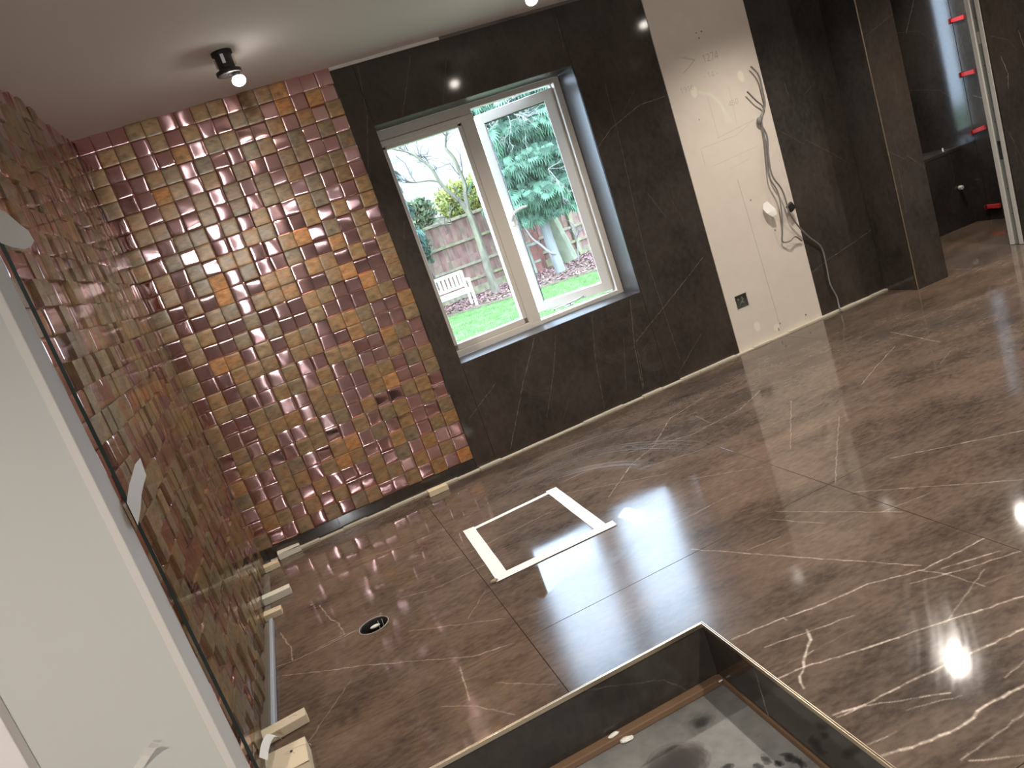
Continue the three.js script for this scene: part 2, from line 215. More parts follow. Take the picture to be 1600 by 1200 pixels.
// polished reveals round the window
const filmed = std({ map: wallMap, roughness: 0.36 });   // reveals still carry their cleaning film
const reveal = (x0, x1, y0, y1) => mesh('reveal_slab', box(x0, x1, y0, y1, -0.212, -0.0005, wallUV, 0.0008), filmed, wallBack);
reveal(WX[0] - 0.011, WX[0], WY[0] - 0.011, WY[1] + 0.011); reveal(WX[1], WX[1] + 0.011, WY[0] - 0.011, WY[1] + 0.011); reveal(WX[0], WX[1], WY[1], WY[1] + 0.011); reveal(WX[0], WX[1], WY[0] - 0.011, WY[0]);
// bare painted board with pencil marks and filler
{
  const w = 512, h = 1792, X = (x) => (x - PL) / (PR - PL) * w, Y = (y) => (1 - y / H) * h;
  const [c, x] = paint(w, h, (i, j) => { const k = 0.94 + 0.08 * fbm(i * 0.02, j * 0.02, 501, 4) + 0.02 * (hash(i, j, 6) - 0.5); return [enc(0.74 * k), enc(0.665 * k), enc(0.58 * k)]; });
  const line = (pts, a, lw = 1.2, col = '70,64,58') => { x.strokeStyle = `rgba(${col},${a})`; x.lineWidth = lw; x.lineCap = 'round'; x.beginPath(); pts.forEach(([p, q], i) => i ? x.lineTo(X(p), Y(q)) : x.moveTo(X(p), Y(q))); x.stroke(); };
  const blob = (cx, cy, a, b, rot, al) => { x.save(); x.translate(X(cx), Y(cy)); x.rotate(rot); for (let i = 0; i < 26; i++) { x.fillStyle = `rgba(236,230,216,${al / 5})`; x.beginPath(); x.ellipse(rr(-4, 4), rr(-6, 6), a * rr(0.5, 1), b * rr(0.55, 1), rr(-0.4, 0.4), 0, 7); x.fill(); } x.restore(); };
  blob(3.105, 1.52, 15, 26, 0.2, 0.9); blob(3.425, 1.522, 16, 28, -0.1, 0.9); blob(3.10, 0.115, 16, 26, 0, 0.9); blob(3.23, 0.06, 22, 18, 0, 0.8);
  for (let i = 0; i < 40; i++) line([[3.13, 1.515 + rr(-0.01, 0.01)], [3.20, 1.49 + rr(-0.02, 0.01)], [3.25, 1.42 + rr(-0.02, 0.02)], [3.27 + rr(-0.02, 0.03), 1.3]], 0.05, rr(2, 6), '236,230,216');
  line([[3.08, 1.72], [3.16, 1.685], [3.07, 1.635]], 0.45, 1.6); line([[3.09, 1.725], [3.165, 1.688]], 0.3);
  x.fillStyle = 'rgba(74,68,62,0.26)'; x.font = '50px sans-serif'; x.save(); x.translate(X(3.21), Y(1.655)); x.scale(0.8, 1); x.fillText('1274', 0, 0); x.restore();
  x.font = '34px sans-serif'; x.fillStyle = 'rgba(74,68,62,0.2)'; x.fillText('1916', X(3.02), Y(1.535)); x.fillText('- 14 -', X(3.19), Y(1.57)); x.fillText('450', X(3.30), Y(1.385));
  line([[3.18, 1.47], [3.18, 1.24]], 0.3); line([[3.33, 1.49], [3.32, 1.28]], 0.25); line([[3.17, 1.24], [3.44, 1.27]], 0.35); line([[3.05, 1.215], [3.3, 1.22], [3.44, 1.27]], 0.3); line([[3.05, 1.21], [3.05, 1.12]], 0.3); line([[3.1, 1.10], [3.42, 1.12]], 0.22); line([[3.2, 1.05], [3.35, 1.07]], 0.2);
  line([[3.23, 0.98], [3.245, 0.45], [3.255, 0.05]], 0.5, 1.4);
  for (const [p, q] of [[3.25, 1.82], [3.225, 1.79], [3.215, 1.82], [3.09, 1.37], [3.28, 0.84], [3.39, 0.62], [3.24, 0.05], [3.26, 0.075], [3.45, 0.06], [3.24, 0.04]]) { x.fillStyle = 'rgba(60,54,48,0.6)'; x.beginPath(); x.ellipse(X(p), Y(q), rr(2, 5), rr(2, 5), 0, 0, 7); x.fill(); }
  for (let i = 0; i < 26; i++) line([[3.555 - rr(0, 0.02), rr(0.5, 1.2)], [3.55 - rr(0, 0.02), rr(0.5, 1.2)]].map(([p, q], k, a) => [p, k ? a[0][1] - 0.03 : q]), 0.2, 1);
  const m = std({ map: tex(c), roughness: 0.7 });
  const uv = (px, y) => [(px - PL) / (PR - PL), y / H];
  const hole = [3.004, 3.088, 0.255, 0.338];
  const s = new THREE.Shape(); s.moveTo(PL, 0.003); s.lineTo(PR, 0.003); s.lineTo(PR, H - 0.002); s.lineTo(PL, H - 0.002); s.closePath();
  const k = new THREE.Path(); k.moveTo(hole[0], hole[2]); k.lineTo(hole[0], hole[3]); k.lineTo(hole[1], hole[3]); k.lineTo(hole[1], hole[2]); k.closePath(); s.holes.push(k);
  const g = new THREE.ExtrudeGeometry(s, { depth: 0.013, bevelEnabled: true, bevelThickness: 0.001, bevelSize: 0.001, bevelOffset: -0.001, bevelSegments: 1 }); g.translate(0, 0, -0.0115);
  const pb = mesh('plaster_board', metreUV(g, (px, y) => uv(px, y)), m, wallBack); pb.userData.label = 'bare painted plaster board with pencil marks';
}
structure('trim_1', box(MX, 1.78, 2.154, H - 0.0005, -0.0118, -0.001), M.plaster);                                   // pale gap over the first slab
const strip = []; for (let x = 0.04; x < 4.06; x += 0.13) strip.push(box(x, Math.min(x + 0.13, 4.064), -0.01, 0.009 + rr(-0.003, 0.003), 0.0005, 0.029 + rr(-0.004, 0), boxUV(1), 0.003));
structure('trim_2', merge(strip), M.foam);                                                                            // foam strip in the floor's edge gap
structure('trim_3', merge([box(0.006, 0.0325, -0.0115, -0.003, 0.032, 2.1)]), M.grout);                                // filled floor gap along the copper wall

// pier beside the alcove, alcove walls
const pier = structure('wall_pier', box(PIER[0] + 0.012, PIER[1] - 0.001, -0.4, H, -0.3, PZ - 0.012), M.core);
mesh('stone_slab', box(PIER[0], PIER[0] + 0.0115, 0.002, 2.165, 0.0005, PZ - 0.012, wallUV, 0.0008), M.wallStone, pier);
mesh('stone_slab', box(PIER[0] + 0.004, PIER[1], 0.002, 2.165, PZ - 0.0115, PZ, wallUV, 0.0008), M.wallStone, pier);
mesh('corner_trim', box(PIER[0] - 0.001, PIER[0] + 0.004, 0.002, 2.165, PZ - 0.006, PZ + 0.001, boxUV(1), 0.001), M.gold, pier);
const AX = 5.6, AZ = -0.655, AB = -1.16, AS = 0.585;
const wl = structure('wall_alcove_left', box(4.1, PIER[1] - 0.001, -0.4, H, AB, -0.301), M.core);
mesh('stone_slab', box(PIER[1] - 0.0008, PIER[1] + 0.01, 0.002, 2.165, AB, PZ - 0.012, stoneUV, 0.0008), M.stone, wl);
const low = structure('wall_alcove_back', merge([box(4.1, 6.0, -0.4, AS - 0.023, AB - 0.25, AZ - 0.012), box(4.1, 4.52, AS - 0.023, H, AB - 0.25, AB), box(5.06, 6.0, AS - 0.023, H, AB - 0.25, AB), box(4.52, 5.06, 1.9, H, AB - 0.25, AB)]), M.core);
mesh('stone_slab', box(4.316, AX, 0.002, AS - 0.0225, AZ - 0.0115, AZ, stoneUV, 0.0008), M.stone, low);
mesh('sill_slab', box(4.316, AX, AS - 0.0222, AS, AB + 0.001, AZ + 0.002, stoneUV, 0.001), std({ map: stoneMap, roughness: 0.36 }), low);
mesh('stone_slab', box(5.06, AX, AS + 0.001, 2.165, AB, AB + 0.011, stoneUV, 0.0008), M.stone, low);
const wr = structure('wall_alcove_right', box(AX + 0.012, 6.0, -0.4, H, AB, 0.2), M.core);
for (const [a, b] of [[AB + 0.012, -0.5215], [-0.5185, 0.19]]) mesh('stone_slab', box(AX, AX + 0.0115, 0.002, 2.165, a, b, stoneUV, 0.0008), M.stone, wr);

// partition with its raw end: two board edges and a steel stud between them
const part = structure('wall_partition', box(4.96, 6.8, -0.4, H, 0.225, 0.268), M.core);
mesh('board', box(4.9, 6.6, 0.002, H - 0.002, 0.198, 0.224, boxUV(1), 0.001), M.plaster, part);
mesh('board', box(4.9, 6.6, 0.002, H - 0.002, 0.262, 0.288, boxUV(1), 0.001), M.plaster, part);
mesh('stone_slab', box(4.904, 6.6, 0.002, H - 0.002, 0.2885, 0.299, stoneUV, 0.0008), M.stone, part);
{
  const stud = merge([box(4.912, 4.914, 0.002, 0.545, 0.2245, 0.2615), box(4.912, 4.914, 0.66, H - 0.002, 0.2245, 0.2615), box(4.912, 4.914, 0.54, 0.665, 0.2245, 0.228), box(4.912, 4.96, 0.002, H - 0.002, 0.2241, 0.2245), box(4.912, 4.96, 0.002, H - 0.002, 0.2615, 0.2619)]);
  const st = mesh('steel_stud', stud, std({ color: rgb(0.30, 0.335, 0.315), roughness: 0.45, metalness: 0.35 }), part); st.userData.label = 'greenish grey steel stud with a slot';
  mesh('stud_clip', box(4.911, 4.913, 1.25, 1.32, 0.232, 0.252, boxUV(1), 0.001), M.whiteWood, part);
  for (const y of [0.2, 0.36, 0.78, 1.12, 1.4]) { const g = new THREE.CylinderGeometry(0.003, 0.003, 0.004, 10); g.rotateZ(Math.PI / 2); g.translate(4.911, y, 0.243); mesh('screw_head', g, M.black, part); }
}
structure('wall_right', box(6.6, 6.8, -0.4, H, 0.3, 7.7), M.render);
structure('wall_rear', box(-1.5, 6.8, -0.4, H, 7.5, 7.7), M.render);
structure('wall_left_rear', box(-1.5, -1.2, -0.4, H, 2.11, 7.6), M.render);

// left wall and its white end
const wallLeft = structure('wall_left', box(-0.3, -0.012, -0.4, H, -0.3, 1.998), M.core);
mesh('stone_slab', box(-0.0115, -0.006, 0.004, SK, 0.012, 1.95, stoneUV, 0.0008), M.stone, wallLeft);
const endWall = structure('wall_end', box(-1.5, 0.03, -0.4, H, 1.999, 2.11, boxUV(1), 0.002), std({ color: rgb(0.61, 0.605, 0.575), roughness: 0.8, bumpMap: plasterTex, bumpScale: 0.0006 }));
mesh('corner_bead', box(0.012, 0.0325, 0.002, H - 0.002, 2.0, 2.1125, boxUV(1), 0.003), std({ color: rgb(0.72, 0.69, 0.64), roughness: 0.7 }), endWall);
structure('trim_4', box(-1.19, -0.325, 0, H - 0.001, 2.1105, 2.153, boxUV(1), 0.003), std({ color: rgb(0.84, 0.80, 0.77), roughness: 0.6 }));

// ---------------------------------------------------------------- copper mosaic
const S2 = 0.0367, DEEP = 0.022;
function tileGeo(kind, du, dv, flip) {
  const n = kind === 'flat' ? 5 : 8, pos = [], nor = [], uv = [], idx = [];
  const roll = (u, v, d) => -d * (Math.abs(u) ** 9 + Math.abs(v) ** 9);
  const f = kind === 'pillow' ? (u, v) => roll(u, v, 0.0015) - 0.00035 * (u * u + v * v) - 0.0004 * u * v * v : kind === 'dish' ? (u, v) => roll(u, v, 0.0013) + 0.00045 * (u * u + 0.8 * v * v) + 0.0004 * u * v * v : kind === 'roll' ? (u, v) => roll(u, v, 0.0013) - 0.0007 * u * u + 0.00055 * u * v * v : kind === 'wave' ? (u, v) => roll(u, v, 0.0012) + 0.00035 * Math.sin(2.2 * u + 0.6 + v) : (u, v) => roll(u, v, 0.0005) + 0.00012 * Math.sin(3 * u + 2 * v);
  const g = flip ? (u, v) => f(v, u) : f, e = 1e-3;
  for (let j = 0; j <= n; j++) for (let i = 0; i <= n; i++) {
    const su = i / n * 2 - 1, sv = j / n * 2 - 1, u = Math.sign(su) * Math.pow(Math.abs(su), 0.6), v = Math.sign(sv) * Math.pow(Math.abs(sv), 0.6);
    pos.push(u * S2, v * S2, g(u, v)); const gx = (g(u + e, v) - g(u - e, v)) / (2 * e * S2), gy = (g(u, v + e) - g(u, v - e)) / (2 * e * S2), l = Math.hypot(gx, gy, 1); nor.push(-gx / l, -gy / l, 1 / l);
    uv.push(du + (u + 1) * 0.08, dv + (v + 1) * 0.08);
    if (i < n && j < n) { const k = j * (n + 1) + i; idx.push(k, k + 1, k + n + 2, k, k + n + 2, k + n + 1); }
  }
  for (const [ax, ay, bx, by, nx, ny] of [[-1, -1, 1, -1, 0, -1], [1, -1, 1, 1, 1, 0], [1, 1, -1, 1, 0, 1], [-1, 1, -1, -1, -1, 0]]) {
    const k = pos.length / 3; pos.push(ax * S2, ay * S2, g(ax, ay), bx * S2, by * S2, g(bx, by), bx * S2, by * S2, -DEEP, ax * S2, ay * S2, -DEEP);
    for (let q = 0; q < 4; q++) { nor.push(nx, ny, 0); uv.push(du + 0.1 * (q & 1), dv + 0.1 * (q >> 1)); } idx.push(k, k + 3, k + 1, k + 1, k + 3, k + 2);
  }
  const b = new THREE.BufferGeometry(); b.setAttribute('position', new THREE.Float32BufferAttribute(pos, 3)); b.setAttribute('normal', new THREE.Float32BufferAttribute(nor, 3)); b.setAttribute('uv', new THREE.Float32BufferAttribute(uv, 2)); b.setIndex(idx); return b;
}
const shinyGeos = [tileGeo('pillow', 0, 0), tileGeo('pillow', 0, 0), tileGeo('roll', 0, 0), tileGeo('roll', 0, 0, true), tileGeo('dish', 0, 0), tileGeo('wave', 0, 0), tileGeo('wave', 0, 0, true)];
const mattGeos = []; for (let i = 0; i < 12; i++) mattGeos.push(tileGeo('flat', rnd(), rnd(), i % 2));
// B bronze, O orange bronze, C copper, D deeper copper, V copper brushed so that it flares upright, H flaring sideways
const pattern = ['DCCBBVVBBCBBOCCC', 'DBBCBCBCCBBCOCOC', 'BCBCCOVBBDCBDBDB', 'BCCBBVBHVBBHBHBH', 'BCHOBVBVBCCBBDDB', 'VBHBCBVBVBCBDBBH', 'CBBCCBVBVBBHBCBC', 'BCCBBVBDBCCBBCCB',
  'BCBCBVCBBDCBDBDB', 'CBCBCBBVCBOCBCBC', 'CBCBOVBVCBCDBCBC', 'BHBCOVHBBVBBHBHB', 'BCHBBVBBBCHBODHB', 'CBBHCBHVHBBCCOCB', 'CBCCBVBCCBCCCBBC', 'BCOBDBDBBVBBBDDB',
  'BCCBBBVBBVCBBDDB', 'DBCBCVBVVBBCCBBC', 'DBBCDBBVBVBCCBDC', 'BDDBBVDBBVVBBDBB', 'BCCBBBDBBVVBODCB', 'CBCBCVBVBDBDCBBC', 'CBBCCBBDVBDBBCBD', 'BCDBBDDBOVBDBCDB',
  'BDCBBVBOBCCBBCBB', 'CBCBDBVCCBCBCBCC', 'CBBCBCBCCBBCBCBC', 'BCCBCBCBBCCBCBCO'];
function mosaic(parent, cols, rows, steps, letter, place, eye) {
  const all = [];
  for (let r = 0; r < rows; r++) for (let c = 0; c < cols; c++) {
    const k = letter(r, c), u = (c + 0.5) * A, v = H - (r + 0.5) * A + (r >= ROWS ? 0.003 : 0); let geo, mat, h, tilt = 0.012;
    if (k === 'B' || k === 'O') { geo = pick(mattGeos); mat = k === 'O' ? orange : pick(bronze); h = pick([0.0, 0.5, 1]) * steps; tilt = 0.006; }
    else { geo = k === 'D' ? shinyGeos[0] : pick(shinyGeos); mat = k === 'V' ? pick(copperV) : k === 'H' ? pick(copperH) : pick(rnd() < 0.5 ? copperV : copperH); h = k === 'D' ? -0.009 : k === 'C' ? pick([-0.006, -0.003, 0.001]) : pick([-0.002, 0.002]); }
    const m = shade(new THREE.Mesh(geo, mat)); place(m, u, v, h); m.rotateX(rr(-tilt, tilt)); m.rotateY(rr(-tilt, tilt)); m.updateMatrix(); all.push(m);
  }
  all.sort((a, b) => a.position.distanceTo(eye) - b.position.distanceTo(eye));
  all.slice(0, 300).forEach((m) => { m.name = numbered('copper_tile'); parent.add(m); });
  const by = new Map(); for (const m of all.slice(300)) { const a = by.get(m.material) || []; a.push(m.geometry.clone().applyMatrix4(m.matrix)); by.set(m.material, a); }
  const rest = shade(new THREE.Mesh(mergeGeometries([...by.values()].map((a) => mergeGeometries(a)), true), [...by.keys()])); rest.name = numbered('copper_tiles'); rest.userData.kind = 'stuff'; parent.add(rest);
}
const eye = camera.position.clone();
mosaic(wallBack, 16, ROWS, 0.010, (r, c) => pattern[r][c], (m, u, v, h) => m.position.set(u, v, h), eye);
mosaic(wallLeft, 26, ROWS + 1, 0.007, () => pick('BBBBBCCCDCVH'.split('')), (m, u, v, h) => { m.position.set(h, v, u); m.rotation.y = Math.PI / 2; }, eye);

// ---------------------------------------------------------------- window over the garden
function bar(list, x0, x1, y0, y1, z0, z1, r = 0.004) { list.push(box(x0, x1, y0, y1, z0, z1, boxUV(1), r)); }
const win = new THREE.Group(); win.name = 'window_1'; win.userData.kind = 'structure'; scene.add(win);
{
  const f = [], zf = -0.213, zb = -0.285;
  bar(f, WX[0] + 0.001, 1.352, WY[0] + 0.001, WY[1] - 0.001, zb, zf); bar(f, 2.398, WX[1] - 0.001, WY[0] + 0.001, WY[1] - 0.001, zb, zf); bar(f, 1.35, 1.83, WY[1] - 0.052, WY[1] - 0.001, zb, zf); bar(f, 1.82, 2.40, WY[1] - 0.03, WY[1] - 0.001, zb, zf); bar(f, 1.35, 1.83, WY[0] + 0.001, 0.615, zb, zf); bar(f, 1.82, 2.40, WY[0] + 0.001, 0.602, zb, zf); bar(f, 1.815, 1.89, 0.598, 1.828, zb, zf - 0.0005);
  bar(f, 1.35, 1.893, 1.772, 1.80, zb + 0.01, zf + 0.006); bar(f, 2.392, 2.402, 0.60, 1.825, zb, zb + 0.03);
  mesh('window_frame', merge(f), M.frame, win);
  const b = []; bar(b, 1.352, 1.379, 0.615, 1.772, zb + 0.012, zf - 0.006); bar(b, 1.79, 1.816, 0.615, 1.772, zb + 0.012, zf - 0.006); bar(b, 1.352, 1.816, 0.615, 0.65, zb + 0.012, zf - 0.006); bar(b, 1.352, 1.816, 1.752, 1.80, zb + 0.012, zf - 0.006);
  mesh('glazing_bead', merge(b), M.frame, win);
  mesh('fixed_pane', box(1.377, 1.792, 0.648, 1.754, -0.25, -0.246), M.glass, win);
  // casement, hung on its far jamb and pushed open
  const sash = new THREE.Group(); sash.name = 'opening_sash'; sash.position.set(2.396, 0, -0.262); sash.rotation.y = -THREE.MathUtils.degToRad(25); win.add(sash);
  const s = [], L = -0.466, y0 = 0.614, y1 = 1.806; bar(s, L, L + 0.05, y0, y1, -0.03, 0.03); bar(s, -0.056, 0, y0, y1, -0.03, 0.03); bar(s, L + 0.045, -0.05, y0, y0 + 0.055, -0.03, 0.0295); bar(s, L + 0.045, -0.05, y1 - 0.055, y1, -0.03, 0.0295);
  mesh('sash_frame', merge(s), M.frame, sash);
  mesh('pane', box(L + 0.047, -0.053, y0 + 0.05, y1 - 0.05, -0.004, 0.004), M.glass, sash);
  const gk = []; bar(gk, L + 0.049, L + 0.053, y0 + 0.053, y1 - 0.053, -0.012, 0.012, 0); bar(gk, L + 0.05, -0.055, y1 - 0.059, y1 - 0.054, -0.012, 0.012, 0); mesh('gasket', merge(gk), M.gasket, sash);
  const hd = taper([V(L + 0.024, 1.185, 0.034), V(L + 0.026, 1.195, 0.05), V(L + 0.05, 1.22, 0.055), V(L + 0.095, 1.235, 0.055), V(L + 0.135, 1.235, 0.055)], 0.009, 0.007, 8);
  const hp = box(L + 0.012, L + 0.036, 1.15, 1.22, 0.0295, 0.037, boxUV(1), 0.003); const hm = mesh('window_handle', merge([hd, hp]), M.frame, sash); hm.userData.label = 'white lever handle';
  mesh('window_stay', taper([V(2.0, 0.622, -0.262), V(2.12, 0.622, -0.29), V(2.24, 0.625, -0.318)], 0.006, 0.006, 6), M.steel, win);
  const pg = new THREE.CylinderGeometry(0.006, 0.006, 0.02, 10); pg.translate(2.1, 0.622, -0.245); mesh('stay_pin', merge([pg, box(2.07, 2.12, 0.6145, 0.62, -0.262, -0.235, boxUV(1), 0.002)]), M.steel, win);
}
const win2 = new THREE.Group(); win2.name = 'window_2'; win2.userData.kind = 'structure'; scene.add(win2);
{
  const f = [], z0 = AB - 0.09, z1 = AB - 0.02; bar(f, 4.521, 4.57, AS + 0.001, 1.899, z0, z1); bar(f, 5.01, 5.059, AS + 0.001, 1.899, z0, z1); bar(f, 4.57, 5.01, AS + 0.001, AS + 0.05, z0, z1); bar(f, 4.57, 5.01, 1.85, 1.899, z0, z1); bar(f, 4.76, 4.80, AS + 0.05, 1.85, z0, z1);
  mesh('window_frame', merge(f), M.frame, win2); mesh('pane', box(4.57, 4.76, AS + 0.05, 1.85, z0 + 0.03, z0 + 0.034), M.glass, win2); mesh('pane', box(4.80, 5.01, AS + 0.05, 1.85, z0 + 0.03, z0 + 0.034), M.glass, win2);
}

// ---------------------------------------------------------------- sunken basin in the floor
{
  const b = structure('floor_recess', box(BX[0] - 0.012, BX[1] + 0.012, -0.4, BD, BZ[0] - 0.012, BZ[1] + 0.012), std((() => {
    const [c, x] = paint(1024, 1024, (i, j) => { const a = fbm(i * 0.012, j * 0.012, 611, 5), d = fbm(i * 0.05, j * 0.05, 640, 4), k = 0.12 + 0.17 * a + 0.08 * (d - 0.5) + 0.02 * (hash(i, j, 4) - 0.5); return [enc(k * 1.02), enc(k), enc(k * 0.96)]; });
    const U = (q) => (q - BX[0]) / 1.3 * 1024, W = (q) => (q - BZ[0]) / 1.3 * 1024;
    const wet = (cx, cz, a, e, al, n = 22) => { for (let i = 0; i < n; i++) { x.fillStyle = `rgba(28,26,25,${al / 7})`; x.beginPath(); x.ellipse(U(cx) + rr(-a, a) * 0.5, W(cz) + rr(-e, e) * 0.5, a * rr(0.3, 0.8), e * rr(0.3, 0.8), rr(-1, 1), 0, 7); x.fill(); } };
    wet(1.02, 2.33, 70, 55, 0.9, 40); wet(0.98, 2.45, 70, 60, 0.9, 40); wet(1.15, 2.24, 36, 20, 0.5);
    for (const [p, q, a, e] of [[1.17, 2.47, 7, 16], [1.2, 2.46, 8, 16], [1.215, 2.49, 8, 12], [1.245, 2.49, 9, 20], [1.255, 2.52, 7, 22], [1.15, 2.53, 22, 13], [1.165, 2.58, 9, 14], [1.205, 2.57, 20, 11], [1.11, 2.42, 16, 9]]) wet(p, q, a, e, 1.6, 16);
    for (let i = 0; i < 160; i++) { x.fillStyle = `rgba(200,195,185,${rr(0.1, 0.5).toFixed(2)})`; x.fillRect(rnd() * 1024, rnd() * 1024, rr(1, 3), rr(1, 3)); }
    return { map: tex(c), roughness: 0.5 };
  })()));
  b.geometry = metreUV(b.geometry, (x, y, z) => [(x - BX[0]) / 1.3, 1 - (z - BZ[0]) / 1.3]);
  const side = (x0, x1, z0, z1) => mesh('side_slab', box(x0, x1, BD + 0.022, -0.006, z0, z1, stoneUV, 0.0008), M.stone, b);
  side(BX[0], BX[1], BZ[0] - 0.0115, BZ[0]); side(BX[1], BX[1] + 0.0115, BZ[0] - 0.011, BZ[1]); side(BX[0], BX[1], BZ[1], BZ[1] + 0.0115); side(BX[0] - 0.0115, BX[0], BZ[0], BZ[1]);
  const rust = std({ color: rgb(0.17, 0.10, 0.055), roughness: 0.8 });
  mesh('base_ledge', box(BX[0], BX[1] - 0.002, BD, BD + 0.021, BZ[0] - 0.01, BZ[0] + 0.026, boxUV(1), 0.004), rust, b); mesh('base_ledge', box(BX[1] - 0.006, BX[1] + 0.01, BD, BD + 0.021, BZ[0], BZ[1], boxUV(1), 0.003), rust, b);
  // brushed metal edging, two thin lines round the rim
  const trim = (x0, x1, z0, z1) => mesh('edge_trim', box(x0, x1, -0.012, 0.0012, z0, z1, boxUV(1), 0.0007), M.gold, b);
  trim(BX[0] - 0.003, BX[1] + 0.0035, BZ[0] - 0.0035, BZ[0] - 0.0005); trim(BX[0] - 0.003, BX[1] - 0.002, BZ[0] + 0.0012, BZ[0] + 0.0045); trim(BX[1] + 0.0005, BX[1] + 0.0035, BZ[0] - 0.0005, BZ[1]); trim(BX[1] - 0.0045, BX[1] - 0.0012, BZ[0] + 0.0045, BZ[1]);
  for (const [x, y, z, s] of [[0.93, BD + 0.021, 2.145, 0.016], [0.955, BD + 0.003, 2.165, 0.02], [1.272, BD + 0.021, 2.165, 0.007]]) {
    const g = new THREE.IcosahedronGeometry(s, 1), p = g.attributes.position; for (let i = 0; i < p.count; i++) { const k = 0.75 + 0.5 * hash(Math.round(p.getX(i) * 9999), Math.round(p.getZ(i) * 9999), 5); p.setXYZ(i, p.getX(i) * k, p.getY(i) * k * 0.3, p.getZ(i) * k * 0.5); }
    g.computeVertexNormals(); g.translate(x, y + s * 0.2, z); tag(mesh('plaster_crumb', g, M.tape), s > 0.018 ? 'long white plaster crumb lying on the grey basin floor' : s > 0.01 ? 'white plaster crumb on the brown ledge of the basin' : 'tiny plaster crumb at the far corner of the basin', 'debris');
  }
}
// ---------------------------------------------------------------- lamps
function lampLight(x, y, z, cd, color, half = 1.22, pen = 0.8, aim = [0, -1, 0]) {
  const l = new THREE.SpotLight(color, cd, 0, half, pen, 2); l.position.set(x, y, z); l.target.position.set(x + aim[0], y + aim[1], z + aim[2]); l.castShadow = true; l.shadow.radius = 1.25; scene.add(l, l.target); return l;
}
const glow = std({ color: rgb(0.02, 0.02, 0.02), emissive: WARM, emissiveIntensity: 30 }), glowCool = std({ color: rgb(0.02, 0.02, 0.02), emissive: COOL, emissiveIntensity: 30 });
function hangingLamp(x, z, drop, lean, label) {
  const t = thing('hanging_spotlight', label, 'ceiling light', [x, H, z]);
  const can = new THREE.LatheGeometry([[0.0, 0], [0.040, 0], [0.040, -0.012], [0.032, -0.014], [0.032, -0.064], [0.036, -0.068], [0.049, -0.072], [0.049, -0.084], [0.042, -0.086], [0.0, -0.082]].map(([a, b]) => new THREE.Vector2(a, b)), 28);
  mesh('housing', can, M.black, t);
  for (let k = 0; k < 3; k++) { const a = k * 2.1 + 0.4, g = new THREE.BoxGeometry(0.01, 0.034, 0.012); g.translate(0.037, -0.034, 0); g.rotateY(a); mesh('spring_clip', g, M.steel, t); }
  for (const s of [-1, 1]) mesh('wire', taper([V(s * 0.008, -0.08, 0), V(s * 0.012 + lean * 0.4, -drop * 0.72, 0.004 * s), V(lean + s * 0.004, -drop + 0.045, 0)], 0.0016, 0.0016, 5), M.black, t);
  const bulb = new THREE.Group(); bulb.name = numbered('bulb'); bulb.position.set(lean, -drop, 0); t.add(bulb);
  mesh('reflector', new THREE.LatheGeometry([[0.008, 0.05], [0.011, 0.036], [0.016, 0.026], [0.02, 0.02], [0.018, 0.019]].map(([a, b]) => new THREE.Vector2(a, b)), 24), M.steel, bulb);
  const lens = new THREE.SphereGeometry(0.0265, 24, 14); lens.scale(1, 0.8, 1); lens.translate(0, 0.004, 0); mesh('glowing_lens', lens, glow, bulb);
  lampLight(x + lean, H - drop - 0.02, z, LAMP_CD, WARM);
}
hangingLamp(0.712, 0.70, 0.118, 0.024, 'black ceiling spotlight hanging loose over the copper corner');
hangingLamp(1.985, 0.70, 0.125, 0.02, 'ceiling spotlight hanging loose in front of the window');
hangingLamp(3.33, 0.70, 0.115, 0.01, 'ceiling spotlight hanging before the bare painted board');
function ceilingLamp(x, z, cd, label, cool) {
  const t = thing('recessed_spotlight', label, 'ceiling light', [x, H, z], 'recessed ceiling spotlights');
  mesh('rim', new THREE.LatheGeometry([[0.027, -0.001], [0.04, -0.001], [0.041, -0.006], [0.03, -0.008], [0.027, -0.004]].map(([a, b]) => new THREE.Vector2(a, b)), 28), M.black, t);
  const g = new THREE.CylinderGeometry(0.027, 0.027, 0.003, 24); g.translate(0, -0.0035, 0); mesh('glowing_lens', g, cool ? glowCool : glow, t);
  return lampLight(x, H - 0.012, z, cd, cool ? COOL : WARM);
}
for (const [x, z, k, label] of [[4.62, 1.15, 0.6, 'ceiling spotlight in front of the pier and the partition'], [4.7, 3.3, 1, 'ceiling spotlight over the far side of the room'], [3.3, 3.4, 1, 'ceiling spotlight over the middle of the room'], [2.05, 3.4, 1, 'ceiling spotlight over the end of the sunken basin'],
  [-0.35, 3.5, 1, 'ceiling spotlight before the plain white wall end'], [2.05, 5.6, 1, 'ceiling spotlight nearest the work light by the rear wall'], [4.0, 5.6, 1, 'ceiling spotlight in the rear corner of the room']]) ceilingLamp(x, z, REAR_CD * k, label);
ceilingLamp(5.05, -0.25, 6, 'black rimmed spotlight set into the ceiling of the alcove');
